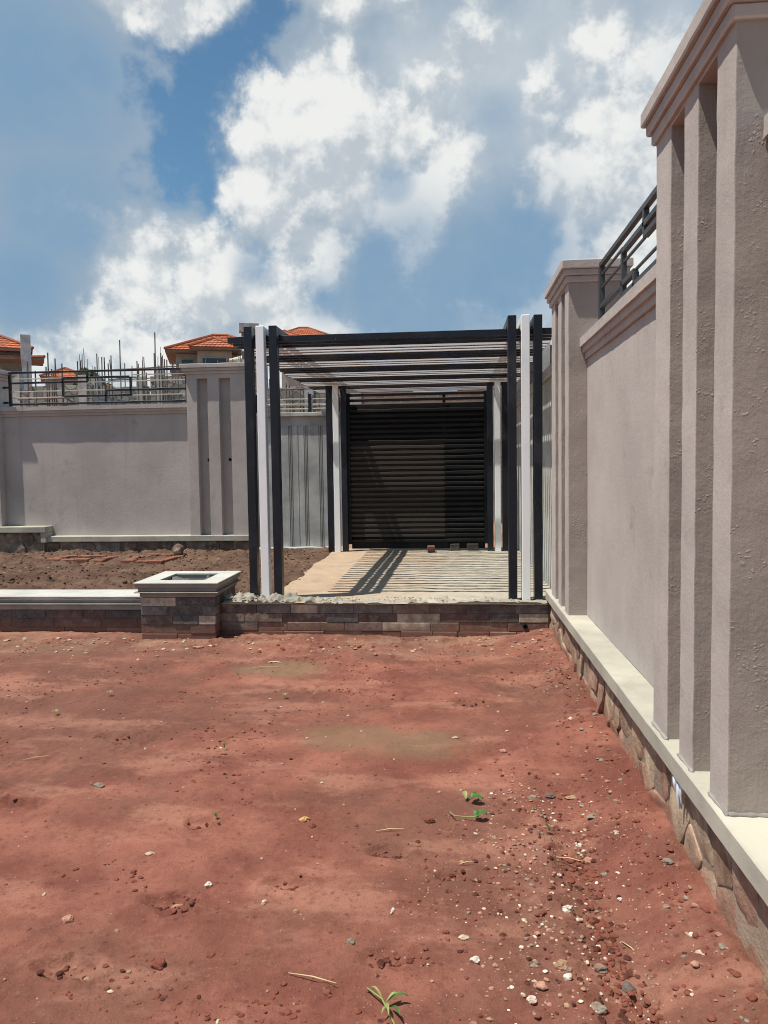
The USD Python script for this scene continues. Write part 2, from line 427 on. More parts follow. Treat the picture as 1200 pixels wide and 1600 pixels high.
def block_wall(name, col, mortar, scale=1., bw=.42, rh=.2):
    """far off wall of rough blocks"""
    g = G(); p = pos(g)
    s = g('separate_xyz', vector=p)
    q = g('combine_xyz', x=g.math('add', s.x, s.y), y=s.z, z=0.).vector
    br = g('brick_texture', vector=q, color1=tuple(x * .72 for x in col), color2=tuple(x * 1.2 for x in col), mortar=mortar, scale=scale, mortar_size=.022, brick_width=bw, row_height=rh)
    c = g.mix(g.rng(g.noise(p, 1.1, 6., .65).fac, .4, .7, 0., .5), br.color, tuple(x * .6 for x in col))
    b = g('bump', height=br.fac, strength=.6, distance=.02, invert=True).normal
    return g.make(name, g('principled_bsdf', base_color=c, roughness=.95, specular_ior_level=.15, normal=b).BSDF)


def leaf_mat(name, col):
    g = G()
    d = g('principled_bsdf', base_color=col, roughness=.5, specular_ior_level=.4).BSDF
    t = g('translucent_bsdf', color=tuple(min(1, x * 1.6) for x in col)).BSDF
    return g.make(name, g('mix_closure', fac=.3, closure1=d, closure2=t).closure)


M = dict(
    wall=plaster('taupe_plaster', (.425, .378, .345)), pillar=plaster('rough_shaded_flank_plaster', (.420, .372, .338), flank_shade=.80),
    cream=plaster('cream_coping', (.385, .362, .298), rough=.7, var=.20, lump=.2),
    dark=metal('black_metal', (.010, .012, .018), speck=(.30, .29, .27), rough=.38, spec=.35, amount=.70),
    gatebar=metal('black_gate_metal', (.006, .006, .007), speck=(.22, .20, .18), rough=.42, spec=.28, amount=.71),
    rail=metal('grey_rail_paint', (.040, .044, .048), speck=(.2, .2, .2), rough=.5),
    white=metal('white_metal', (.88, .89, .88), speck=(.32, .3, .27), rough=.4, amount=.74),
    sheet_brown=metal('sunlit_brown_sheet', (.052, .041, .035), speck=(.2, .17, .15), rough=.6, spec=.3),  # brown of the sheet, also the painted sunlight on the gate slats
    sheet_black=metal('black_sheet', (.010, .010, .012), rough=.6, spec=.25),
    raw=concrete('raw_concrete', (.41, .41, .39), tint=None),
    raw_light=concrete('pale_concrete', (.44, .43, .39), streak=.2),
    wetmortar=concrete('dark_mortar', (.115, .115, .105), bump=1.),
    mortar=concrete('rubble_mortar', (.30, .225, .165), bump=.9),
    cement=concrete('cement_cap', (.43, .42, .38), streak=.12, var=.14),
    debris=concrete('dry_mortar', (.31, .285, .23), var=.2, streak=.1, bump=1.),
    cement_side=concrete('side_shaded_cement', (.27, .25, .225), streak=.2),  # darker copy of the cap cement, shade of the moulded fronts in its colour
    red=red_soil(), brown=brown_soil(), slab=slab_mat(),
    brick=simple('red_brick', (.20, .082, .052), var=.35),
    hole=simple('dark_hole', (.006, .005, .005)),
    pole=simple('weathered_pole', (.145, .115, .095), var=.4, scale=3.),
    pole_light=simple('pale_pole', (.50, .45, .37), var=.15),
    rebar=simple('rusty_rebar', (.10, .065, .05)),
    rooftile=roof_mat('orange_tile', (.38, .115, .052), 'x'),
    ridge=simple('ridge_tile', (.28, .09, .045), var=.3),
    housewall=simple('house_render', (.40, .36, .31), var=.12, scale=1.5),
    housegrey=simple('grey_render', (.20, .195, .19), var=.25, scale=1.5),
    soffit=simple('soffit_boards', (.22, .15, .11)),
    glass=simple('dark_pane', (.025, .03, .035), rough=.15, spec=.6, bump=0.),
    roughblocks=block_wall('dark_blocks', (.10, .085, .078), (.05, .045, .042)),
    blocks=crackle('grey_stonework', (.33, .31, .275), (.085, .08, .072)),
    spare_blocks=block_wall('grey_blocks', (.27, .255, .235), (.12, .115, .105)),
    bricks=block_wall('clay_bricks', (.26, .15, .105), (.26, .23, .20), bw=.26, rh=.12),
    roofgrey=simple('slate_sheet', (.085, .085, .09)),
    bag=simple('pale_sheet', (.60, .56, .45)),
    leaf=leaf_mat('green_leaf', (.060, .155, .030)),
    leafpale=leaf_mat('pale_leaf', (.30, .34, .12)),
    straw=simple('dry_straw', (.52, .40, .22), bump=0.),
    treeleaf=leaf_mat('tree_leaf', (.045, .085, .028)),
    bark=simple('bark', (.10, .075, .055)),
    outer=simple('outer_soil', (.27, .14, .09), var=.3, scale=.8, bump=.6, bscale=6., bdist=.05),
    whitepaint=simple('white_paint', (.74, .76, .80), bump=.1),
)
TILES = [clad_stone('tile_' + n, c) for n, c in (('umber', (.135, .098, .082)), ('grey', (.165, .150, .138)), ('plum', (.120, .082, .073)), ('ochre', (.20, .148, .112)), ('charcoal', (.10, .090, .085)), ('sand', (.44, .37, .285)))]
RUBBLE = [rubble_stone('rubble_' + n, c) for n, c in (('tan', (.36, .245, .165)), ('buff', (.40, .30, .21)), ('brown', (.27, .175, .12)), ('rose', (.33, .20, .145)))]
RUBBLE_DRY = [rubble_stone('footing_' + n, c, False) for n, c in (('tan', (.22, .165, .12)), ('grey', (.19, .155, .13)), ('brown', (.15, .105, .08)))]
def dusty(name, col):
    """stone under a film of red dust"""
    g = G(); p = pos(g)
    n = g.noise(p, 60., 5., .65).fac
    c = g.mix(g.rng(n, .3, .7), tuple(x * .75 for x in col), tuple(min(1, x * 1.2) for x in col))
    up_ = g('separate_xyz', vector=g('geometry').true_normal).z
    c = g.mix(g.rng(g.math('add', g.noise(p, 33., 5., .7).fac, g.math('multiply', up_, -.16)), .30, .60, 0., .75), c, (.20, .075, .05))
    b = g('bump', height=n, strength=.6, distance=.004).normal
    return g.make(name, g('principled_bsdf', base_color=c, roughness=.93, specular_ior_level=.15, normal=b).BSDF)


PEB = {n: dusty('pebble_' + n, c) for n, c in dict(white=(.58, .52, .44), cream=(.46, .37, .27), pink=(.36, .20, .14), grey=(.20, .182, .142), dark=(.105, .095, .080), tan=(.30, .20, .125), amber=(.50, .30, .11), clod=(.165, .054, .036), wet=(.060, .022, .016)).items()}

# ------------------------------------------------------------------ ground
def grid(xs, ys, zfun):
    X, Y = np.meshgrid(xs, ys)
    Z = zfun(X, Y)
    v = np.c_[X.ravel(), Y.ravel(), Z.ravel()]
    nx, ny = len(xs), len(ys)
    i, j = np.meshgrid(np.arange(nx - 1), np.arange(ny - 1))
    a = (j * nx + i).ravel()
    f = np.vstack([np.c_[a, a + 1, a + nx + 1], np.c_[a, a + nx + 1, a + nx]])
    return trimesh.Trimesh(v, f, process=False)


HOLLOWS = [(-1.02, 2.62, .10, .05, .020), (-1.20, 2.22, .11, .06, .022), (-2.05, 3.35, .10, .05, .022), (-1.10, 3.18, .07, .05, .018), (-.98, 2.57, .08, .05, .016), (-.62, 2.75, .09, .05, .016), (-.25, 3.0, .12, .06, .014), (-1.75, 2.45, .12, .07, .015), (-1.9, 4.2, .16, .07, .02), (-2.7, 4.1, .2, .08, .02), (.0, 2.85, .06, .04, .014), (.1, 4.9, .12, .06, .012), (-.75, 5.2, .1, .05, .014), (-.2, 2.35, .1, .06, .012), (.45, 3.05, .05, .06, .018), (.55, 2.2, .04, .03, .018)]


def yard_z(X, Y):
    P = np.stack([X, Y, 0 * X], -1)
    z = (meshkit.fbm(P * .9, 4, 3) - .5) * .055
    z += (meshkit.fbm(P * 4.5, 4, 8) - .5) * .022
    rough = np.clip(meshkit.fbm(P * 1.1, 3, 31) * 2.2 - .75, .12, 1)
    z += (meshkit.fbm(P * 17., 4, 14) - .5) * .030 * rough
    z += np.clip(meshkit.noise(P * 55., 61) - .62, 0, 1) * .020 * rough
    d = meshkit.noise(P * 26., 21)
    z += np.clip(d - .62, 0, 1) * .050 * rough
    # loose soil drawn up against the plinth and the kerb
    dw = .86 - X
    z += .075 * np.exp(-(dw / .22) ** 2) + np.exp(-(dw / .30) ** 2) * (meshkit.fbm(P * 13., 4, 5) - .5) * .06
    z += .02 * np.exp(-((Y - 6.85) / .25) ** 2)
    # wheel rut beside the loose gravel
    t = X - (.56 + .03 * np.sin(Y * 1.7))
    near = 1 / (1 + np.exp((Y - 3.7) / .25))
    z -= .028 * np.exp(-(t / .11) ** 2) * near
    z += .030 * np.exp(-((t + .17) / .055) ** 2) * near * (meshkit.fbm(P * 9., 3, 9) * 1.6)
    z += np.exp(-((X - .30) / .22) ** 2) * near * (meshkit.fbm(P * 24., 3, 19) - .5) * .035
    for hx, hy, rx, ry, dp in HOLLOWS:
        q = np.hypot((X - hx) / rx, (Y - hy) / ry) + (meshkit.noise(P * 18., 41) - .5) * .7
        z -= 1.7 * dp * np.clip(1 - q, 0, 1) ** .55
        z += dp * .55 * np.exp(-((q - 1.15) / .2) ** 2)
    return z


yard = obj('ground', grid(np.r_[np.linspace(-12, -4.6, 60), np.linspace(-4.57, .93, 400)], np.r_[np.linspace(-4, 1.7, 50), np.linspace(1.713, 4.2, 200), np.linspace(4.22, 7.0, 140)], yard_z), M['red'], smooth=True)
tag(yard, 'bare red soil yard with dry and damp patches and a wheel rut', None, None, 'structure')
YX = lambda x, y: float(yard_z(np.array([[x]]), np.array([[y]]))[0, 0])


def garden_z(X, Y):
    P = np.stack([X, Y, 0 * X], -1)
    return .285 + (meshkit.fbm(P * 1.2, 3, 2) - .5) * .06 + (meshkit.fbm(P * 7., 4, 6) - .5) * .07 + np.clip(meshkit.noise(P * 15., 4) - .6, 0, 1) * .10 - .07 * np.clip((Y - 11.0) / .6, 0, 1) * 0


gd = obj('soil_bed', grid(np.linspace(-12, -1.70, 330), np.linspace(7.2, 11.72, 150), garden_z), M['brown'], smooth=True)
tag(gd, 'tilled brown soil of the raised garden bed', None, None, 'structure')
outer = obj('terrain', grid(np.r_[np.linspace(-700, -40, 12), np.linspace(-30, 30, 31), np.linspace(40, 700, 12)], np.r_[np.linspace(-400, -20, 8), np.linspace(-15, 60, 40), np.linspace(70, 900, 14)],
            lambda X, Y: -.14 + np.clip((Y - 13) / 2, 0, 1) * .30 * (np.abs(X) < 900) + (meshkit.fbm(np.stack([X, Y, 0 * X], -1) * .15, 3, 4) - .5) * .2 * np.clip((Y - 14) / 4, 0, 1)), M['outer'], smooth=True)
tag(outer, 'reddish earth reaching away beyond the compound walls', None, None, 'structure')

slab = grid(np.linspace(-1.72, 1.02, 140), np.linspace(6.85, 11.60, 240), lambda X, Y: .318 + (meshkit.fbm(np.stack([X, Y, 0 * X], -1) * 3., 4, 3) - .5) * .022 + (meshkit.fbm(np.stack([X, Y, 0 * X], -1) * 20., 3, 5) - .5) * .004)
v = slab.vertices
edge = (v[:, 0] < -1.70)
v[edge, 0] += (meshkit.fbm(v[edge] * 3., 3, 2) - .5) * .12
skirt = bx(-1.70, 1.0, 6.90, 11.60, .0, .300)
sl = thing('driveway', 'sandy concrete slab under the pergola, striped by slat shadows', None, None, kind='structure')
obj('slab_surface', slab, M['slab'], sl, smooth=True)
obj('slab_body', skirt, M['debris'], sl)

# ------------------------------------------------------------------ compound walls
CP = .018   # step of every moulding band


def cap_profile(face, sign, z0, back, CP=CP):
    """three stepped bands standing out from face towards sign; (u,z) ring"""
    e = [face + sign * CP * k for k in (1, 2, 3)]
    return [(back, z0), (e[0], z0), (e[0], z0 + .045), (e[1], z0 + .045), (e[1], z0 + .088), (e[2], z0 + .088), (e[2], z0 + .150), (back, z0 + .150)]


def pillar_cap(x0, x1, y0, y1, z0, seed, CP=CP):
    out = []
    for k, (a, b) in enumerate(((0, .045), (.045, .088), (.088, .150))):
        o = CP * (k + 1)
        out.append(dense(bx(x0 - o, x1 + o, y0 - o, y1 + o, z0 + a, z0 + b - (.0005 if k < 2 else 0), .006), .05, .0018, 14., seed + k))
    return out


def stones_strip(parent, u0, u1, z0, z1, place, mats, seed, n_u, n_z, proud=.03, gap=.012):
    """irregular rubble stones in a strip; place(u, z, out) -> xyz"""
    r = np.random.default_rng(seed)
    du, dz = (u1 - u0) / n_u, (z1 - z0) / n_z
    pts = np.array([(u0 + (i + .5 + (j % 2) * .5 + r.uniform(-.33, .33)) * du, z0 + (j + .5 + r.uniform(-.3, .3)) * dz) for i in range(-1, n_u + 1) for j in range(n_z)])
    allp = np.vstack([pts, np.c_[pts[:, 0], 2 * z0 - pts[:, 1]], np.c_[pts[:, 0], 2 * z1 - pts[:, 1]], [[u0 - 9, z0], [u1 + 9, z0], [u0, z0 - 9], [u0, z1 + 9]]])
    vo = Voronoi(allp)
    clip = sbox(u0, z0, u1, z1)
    k = 0
    for i in range(len(pts)):
        reg = vo.regions[vo.point_region[i]]
        if -1 in reg or len(reg) < 3: continue
        pg = Polygon(vo.vertices[reg]).intersection(clip)
        pg = pg.buffer(-gap - .018).buffer(.018, quad_segs=2)
        if pg.is_empty or pg.geom_type != 'Polygon' or pg.area < .0012: continue
        pg = pg.segmentize(.05)
        ring = np.array(pg.exterior.coords)[:-1]
        c = np.array(pg.centroid.coords[0])
        pr = proud * r.uniform(.55, 1.25)
        tilt = r.uniform(-.15, .15, 2)
        n = len(ring)
        layers = []
        for s, o in ((1.0, -.03), (.985, .35 * pr), (.86, .86 * pr), (.5, pr)):
            q = c + (ring - c) * s
            h = o + (q - c) @ tilt * (o > 0) + (meshkit.noise(np.c_[q * 22., np.full(n, s)], seed) - .5) * .010 * (o > 0)
            layers.append(np.array([place(a, b, hh) for (a, b), hh in zip(q, h)]))
        vv = np.vstack(layers + [np.array([place(c[0], c[1], pr)])])
        ff = []
        for L in range(3):
            for a in range(n):
                b = (a + 1) % n
                ff += [(L * n + a, L * n + b, (L + 1) * n + b), (L * n + a, (L + 1) * n + b, (L + 1) * n + a)]
        ff += [(3 * n + a, 3 * n + (a + 1) % n, 4 * n) for a in range(n)]
        m = trimesh.Trimesh(vv, ff, process=False)
        out = np.array(place(c[0], c[1], 1.)) - np.array(place(c[0], c[1], 0.))
        if (m.face_normals[-1] @ out) < 0: m.invert()
        obj('stone', m, mats[r.integers(len(mats))], parent, smooth=40)
        k += 1
    return k


# right hand boundary wall (runs away from the camera along y)
RX, RW, RB = .865, 1.0, 1.20       # pillar face, wall face, back
ZC, ZP, ZW = .432, 2.865, 2.31     # coping top, pillar cap bottom, wall cap bottom
rw = thing('boundary_wall', 'taupe rendered boundary wall along the right side, with a stone plinth', 'wall')


def unite(parts):
    import manifold3d as m3
    r = m3.Manifold()
    for q in parts: r = r + m3.Manifold(m3.Mesh(np.array(q.vertices, np.float32), np.array(q.faces, np.uint32)))
    r = r.to_mesh()
    return trimesh.Trimesh(np.array(r.vert_properties[:, :3], float), np.array(r.tri_verts), process=True)


def grooved(profile, z0, z1, bands):
    m = trimesh.creation.extrude_polygon(Polygon(profile).buffer(-.004, join_style='mitre').buffer(.004, quad_segs=2), z1 - z0, engine='earcut')
    m.apply_translation((0, 0, z0))
    m = unite([trimesh.Trimesh(m.vertices, m.faces, process=True)] + bands)
    return m


def ribbed_pillar_y(parent, y0, y1, face, zb, zt, seed, near):
    """pillar whose -x face carries three ribs with two deep grooves"""
    w = y1 - y0
    e = np.array([0, .19, .40, .578, .756, .967 - .17, 1.0])
    ribs = [(0, .185), (.395, .575), (.765, 1.0)]
    prof = [(RB + .06, y0), (RB + .06, y1)]
    for a, b in reversed(ribs): prof += [(face + (.11 if b < 1 else 0), y0 + b * w)] * (b < 1) + [(face, y0 + b * w), (face, y0 + a * w)] + [(face + .11, y0 + a * w)] * (a > 0)
    parts = [dense(grooved(prof, zb - .02, zt, [bx(face, RB + .06, y0, y1, zt - .014, zt + .02, .001)]), .045 if near else .1, .0030, 9., seed)]
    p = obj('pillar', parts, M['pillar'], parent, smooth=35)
    obj('pillar_cap', pillar_cap(face, RB + .06, y0, y1, zt, seed), M['wall'], p, smooth=35)
    return p


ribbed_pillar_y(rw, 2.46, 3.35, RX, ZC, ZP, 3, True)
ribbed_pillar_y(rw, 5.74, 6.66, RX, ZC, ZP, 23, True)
for k, (a, b, ZW) in enumerate(((-3.0, 2.46, 2.43), (3.35, 5.74, 2.31))):
    wl = obj('wall_panel', dense(bx(RW, RB, a + .002, b - .002, ZC, ZW, .004), .12, .003, 3., 60 + k), M['wall'], rw, smooth=35)
    obj('wall_cap', dense(prism(cap_profile(RW, -1, ZW, RB + .02), 'y', a + .004, b - .004), .06, .0022, 12., 70 + k), M['wall'], wl, smooth=25)
cp = bx(.840, 1.10, -3., 6.92, ZC - .082, ZC, .006)
obj('plinth_coping', dense(cp, .06, .0025, 8., 5), M['cream'], rw, smooth=35)
pl = obj('plinth', bx(.885, 1.19, -3., 6.92, -.1, ZC - .083), M['mortar'], rw)
stones_strip(pl, 1.2, 6.86, -.02, ZC - .086, lambda u, z, o: (.885 - o, u, z), RUBBLE, 11, 25, 2, proud=.009, gap=.003)
bead = []
for yy0, yy1 in ((2.46, 2.625), (2.81, 2.97), (3.14, 3.35)):
    bead.append(tube([(RX - .002, y_, ZC + .001) for y_ in np.linspace(yy0 - .01, yy1, 14)], [.003 + .009 * meshkit.noise(np.array([y_ * 40., 0, 0])) for y_ in np.linspace(yy0, yy1, 14)], 6))
bead.append(tube([(x_, 2.457, ZC + .001) for x_ in np.linspace(RX, 1.0, 14)], [.004 + .012 * meshkit.noise(np.array([x_ * 50., 3., 0])) for x_ in np.linspace(RX, 1.0, 14)], 6))
obj('mortar_bead', bead, M['cement_side'], rw, smooth=True)
# drip of white paint on the plinth
pd = []
for yy, zt, zb, w in ((2.93, .335, .24, .012), (2.965, .345, .29, .016), (2.90, .34, .27, .008)):
    pd.append(tube([(.856, yy, zt), (.853, yy + .003, (zt + zb) / 2), (.855, yy, zb)], [w, w * .7, w * .35], 7))
obj('paint_drip', pd, M['whitepaint'], rw, smooth=True, label='white paint drip below the coping')

# left hand boundary wall (runs across the picture along x)
LF, LWY, LB = 11.60, 11.735, 11.95
lw = thing('boundary_wall', 'taupe rendered boundary wall behind the garden bed at left, with a stepped cream coping', 'wall')


def ribbed_pillar_x(parent, x0, x1, face, zb, zt, seed):
    w = x1 - x0
    ribs = [(0, .170), (.345, .535), (.720, 1.0)]
    prof = [(x1, LB + .05), (x0, LB + .05)]
    for a, b in ribs: prof += [(x0 + a * w, face + .11)] * (a > 0) + [(x0 + a * w, face), (x0 + b * w, face)] + [(x0 + b * w, face + .11)] * (b < 1)
    p = obj('pillar', dense(grooved(prof, zb - .02, zt, [bx(x0, x1, face, LB + .05, zt - .07, zt + .02, .001)]), .12, .003, 6., seed), M['wall'], parent, smooth=35)
    obj('pillar_cap', pillar_cap(x0, x1, face, LB + .05, zt, seed, .026), M['wall'], p, smooth=35)
    return p


PZ = 3.02
p1 = ribbed_pillar_x(lw, -4.03, -3.075, LF, .53, PZ - .005, 31)
for gx in (-3.735, -3.40):
    c = trimesh.creation.cylinder(radius=.024, height=.012, sections=14)
    c.apply_transform(trimesh.transformations.rotation_matrix(math.pi / 2, [1, 0, 0]))
    c.apply_translation((gx, LF + .107, 1.70))
    obj('weep_hole', c, M['hole'], p1)
ribbed_pillar_x(lw, -8.03, -7.10, LF, .69, PZ - .005, 41)
wl = obj('wall_panel', dense(bx(-7.11, -4.02, LWY, LB, .5, 2.43, .004), .2, .003, 3., 81), M['wall'], lw, smooth=35)
obj('wall_cap', dense(prism(cap_profile(LWY, -1, 2.43, LB + .02, .026), 'x', -7.098, -4.034), .1, .002, 9., 83), M['wall'], wl, smooth=25)
wl2 = obj('wall_panel', bx(-12.0, -7.95, LWY, LB, .5, 2.43, .004), M['wall'], lw)
obj('wall_cap', prism(cap_profile(LWY, -1, 2.43, LB + .02, .026), 'x', -12., -7.965), M['wall'], wl2)
obj('plinth_coping', dense(bx(-6.36, -3.04, 11.56, 11.90, .445, .532, .006), .12, .0025, 6., 15), M['cream'], lw, smooth=35)
obj('plinth_coping', dense(bx(-12., -6.33, 11.50, 11.90, .600, .692, .006), .12, .0025, 6., 16), M['cream'], lw, smooth=35)
obj('coping_step', dense(bx(-6.42, -6.335, 11.515, 11.90, .44, .602, .006), .1, .0025, 6., 17), M['cream'], lw, smooth=35)
pl = obj('plinth', [bx(-6.39, -3.05, 11.62, 11.90, .0, .446), bx(-12, -6.40, 11.57, 11.90, .0, .602)], M['mortar'], lw)
stones_strip(pl, -6.37, -3.06, .20, .442, lambda u, z, o: (u, 11.62 - o, z), RUBBLE_DRY, 12, 13, 1, proud=.025, gap=.004)
stones_strip(pl, -8.0, -6.42, .22, .598, lambda u, z, o: (u, 11.57 - o, z), RUBBLE_DRY, 13, 6, 2, proud=.025, gap=.004)

# raw concrete panel walls round the back of the pergola
def ribs_panel(along, a, b, face, z0, z1, sgn, pitch=.232):
    """cast panel with groups of three thin fillets; profile in (u, depth) pulled up along z"""
    u, prof = a, [(a, 0.)]
    while u + pitch < b + .001:
        c = u + pitch * .5
        for k in (-1, 0, 1):
            m = c + k * .024
            prof += [(m - .0075, 0.), (m - .005, .018), (m + .005, .018), (m + .0075, 0.)]
        u += pitch
    prof += [(b, 0.), (b, .12), (a, .12)]
    m = trimesh.creation.extrude_polygon(Polygon(prof), z1 - z0, engine='earcut')
    v = m.vertices.copy()
    m.vertices = np.c_[v[:, 0], face + v[:, 1], v[:, 2] + z0] if along == 'x' else np.c_[face + v[:, 1], v[:, 0], v[:, 2] + z0]
    m.fix_normals()
    return m


bw = thing('concrete_wall', 'grey ribbed concrete panel wall left of the slatted gate', 'wall')
xs = np.linspace(-3.03, -1.62, 3)
for a, b in zip(xs[:-1], xs[1:]):
    obj('panel', ribs_panel('x', a + .004, b - .004, 11.70, .2, 2.20, 1), M['raw'], bw)
obj('top_band', bx(-3.03, -1.62, 11.712, 11.82, 2.2, 2.345, .004), M['raw'], bw)
obj('coping', dense(bx(-3.035, -1.60, 11.655, 11.86, 2.346, 2.405, .006), .08, .003, 9., 4), M['raw_light'], bw, smooth=35)
obj('footing', dense(bx(-3.03, -1.62, 11.60, 11.9, .1, .335, .01), .08, .02, 7., 8), M['raw_light'], bw, smooth=35)
bw = thing('concrete_wall', 'plain grey concrete wall behind the right pergola posts, striped by sunlight', 'wall')
ys = np.linspace(6.67, 11.9, 6)
for a, b in zip(ys[:-1], ys[1:]):
    obj('panel', bx(.985, 1.14, a + .004, b - .004, .2, 2.40, .006), M['raw_light'], bw)
obj('coping', bx(.95, 1.16, 6.67, 11.9, 2.402, 2.50, .006), M['raw_light'], bw)

# ------------------------------------------------------------------ railings on the walls
def rail_panel(parent, P, L, H, m, thick=.032, thin=.016, pale=None):
    """stepped key pattern; P(u, v) -> xyz, u along 0..1, v up 0..1"""
    def seg(name, u0, v0, u1, v1, w):
        obj(name, bar(P(u0, v0), P(u1, v1), w, w, .002), pale if pale and name == 'thin_rail' else m, parent)
    h = thick / H / 2
    seg('top_rail', 0, 1, 1, 1, thick); seg('bottom_rail', 0, 0, 1, 0, thick)
    seg('end_post', 0.006, -.06, 0.006, 1.0 - h, thick * 1.25); seg('end_post', .994, -.06, .994, 1.0 - h, thick * 1.25)
    seg('key_bar', .012, .675, .445, .675, thick); seg('key_bar', .445, 1 - h, .445, .69, thick)
    seg('key_bar', .312, .80, .678, .80, thick); seg('key_bar', .306, .81, .306, .22, thick); seg('key_bar', .312, .225, .690, .225, thick); seg('key_bar', .684, .79, .684, .235, thick)
    seg('key_bar', .545, .385, .990, .385, thick); seg('key_bar', .545, h, .545, .37, thick)
    for u0, u1, v in ((.012, .30, .80), (.69, .99, .85), (.69, .99, .66), (.69, .99, .215), (.318, .54, .40), (.45, .678, .655), (.012, .30, .40), (.012, .30, .20)):
        seg('thin_rail', u0, v, u1, v, thin)


lr = thing('metal_railing', 'black metal railing with stepped key pattern on the left boundary wall', 'railing')
rail_panel(lr, lambda u, v: (-7.00 + u * 2.93, 11.80, 2.63 + v * .50), 2.9, .5, M['dark'], pale=M['pole_light'])
for zz, nm in ((2.9, 'tie_bar'), (2.66, 'tie_bar')):
    obj(nm, bar((-8.2, 11.80, zz), (-7.02, 11.80, zz), .03, .03), M['dark'], lr)
rr = thing('metal_railing', 'grey metal railing with stepped key pattern on the right boundary wall', 'railing')
rail_panel(rr, lambda u, v: (1.07, 3.37 + u * 2.22, 2.47 + v * .47), 2.2, .47, M['rail'], .032, .015)
br = thing('metal_railing', 'thin pale railing over the grey concrete wall left of the gate', 'railing')
for zz in (2.465, 2.535, 2.613):
    obj('rail', bar((-3.06, 11.76, zz), (-1.66, 11.76, zz), .016, .016), M['pole_light'], br)
for xx in (-2.14, -1.70, -2.98):
    obj('rail_post', bar((xx, 11.76, 2.40), (xx, 11.76, 2.69), .05, .035), M['dark'], br)

# ------------------------------------------------------------------ pergola and gate
pg = thing('pergola', 'black and white metal pergola with slatted roof over the driveway', 'pergola')
FY, RY = 7.07, 11.13
fronts = [-1.846, -1.734, -1.613, .564, .682, .793]
rears = [-1.745, -1.647, -1.533, .573, .680, .785]
LOUV_Z0, LOUV_Z1 = 2.735, 2.792
for i, (xf, xr) in enumerate(zip(fronts, rears)):
    m = M['white'] if i in (1, 4) else M['dark']
    top = 2.862 if i < 3 else 2.888
    obj('post', bx(xf - .0375, xf + .0375, FY - .05, FY + .05, .30, top, .004), m, pg)
    obj('rafter', bar((xf, FY + .051, top - .034), (xr, 12.15, top - .034 + (.02 if i < 3 else 0)), .075, .066, .003), m, pg)
    if i < 5: obj('rear_post', bx(xr - .042, xr + .042, RY - .04, RY + .04, .28, LOUV_Z0 - .002, .004), m, pg)
    else: obj('rear_post', bx(xr - .042, xr + .042, RY - .04, RY + .04, .28, LOUV_Z0 - .002, .004), m, pg)
for k in range(30):
    y = 7.15 + k * .171
    m = M['white'] if (k // 3) % 2 else M['dark']
    tz = (meshkit.noise(np.array([k * .7, 0, 0])) - .5) * .003
    xl = -2.075 + (k % 3) * .004
    mm = bx(0, .972 - xl, y, y + .048, LOUV_Z0 + tz, LOUV_Z1 + tz, .003)
    mm.apply_translation((xl, 0, 0))
    sh = mm.vertices.copy(); sh[:, 2] -= (sh[:, 0] - .9) * .0035 * 0; mm.vertices = sh
    sl_ = obj('roof_slat', mm, m, pg)
    if (k // 3) % 2: obj('slat_shade_strip', bx(xl + .002, .970, y + .020, y + .047, LOUV_Z0 + tz - .004, LOUV_Z0 + tz - .0005, .0005), M['dark'], sl_)  # dark strip paints shade under each white slat

gt = thing('slatted_gate', 'black metal gate of horizontal slats closing the back of the pergola', 'gate')
GY = 11.22
for xx in (-1.475, .515):
    obj('stile', bx(xx - .022, xx + .022, GY - .03, GY + .03, .42, 2.63, .003), M['gatebar'], gt)
n = 29
for k in range(n):
    z = .470 + k * (2.60 - .470) / (n - 1)
    obj('slat', bx(-1.452, .492, GY - .022, GY + .018, z - .020, z + .020, .003), M['gatebar'], gt)
obj('backing_sheet', bx(-1.46, .50, GY + .050, GY + .056, .345, 2.44, .001), M['sheet_black'], gt)
obj('backing_sheet', bx(-1.455, -.075, GY + .030, GY + .036, .55, 1.90, .001), M['sheet_brown'], gt, label='dull brown sheet behind the lower left slats')
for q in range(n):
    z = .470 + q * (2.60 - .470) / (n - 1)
    if .5 < z < 1.88: obj('sunlit_slat_face', bx(-1.452, -.078, GY - .027, GY - .0222, z - .018, z + .018, .001), M['sheet_brown'], gt)  # brown strips paint sunlight onto the lower left slat faces
obj('lock_bar', bx(-.10, -.06, GY + .022, GY + .029, .5, 2.6, .001), M['gatebar'], gt)

# ------------------------------------------------------------------ kerb walls, planter, retaining wall
def clad(parent, u0, u1, z0, z1, rows, place, seed, lo=.17, hi=.36, light=.07):
    """courses of split stone tiles, each its own mesh; place(u, z, out)"""
    r = np.random.default_rng(seed)
    rh = (z1 - z0) / rows
    for j in range(rows):
        u = u0 - r.uniform(0, .1)
        while u < u1 - .01:
            w = r.uniform(lo, hi)
            a, b = max(u, u0), min(u + w, u1)
            if u1 - b < .05: b = u1
            if b - a > .02:
                out = r.uniform(.003, .015)
                g_ = .0022
                za, zb = z0 + j * rh + g_, z0 + (j + 1) * rh - g_
                A, B = a + g_, b - g_
                c = .004
                p8 = []
                for o, ins in ((-.012, 0), (out - .003, 0), (out, c)):
                    p8 += [place(x, z, o + r.uniform(-.001, .001)) for x, z in ((A + ins, za + ins), (B - ins, za + ins), (B - ins, zb - ins), (A + ins, zb - ins))]
                m = trimesh.convex.convex_hull(np.array(p8))
                i = 5 if r.random() < light else r.integers(5)
                obj('stone_tile', m, TILES[i], parent)
            u = b if b == u1 else u + w


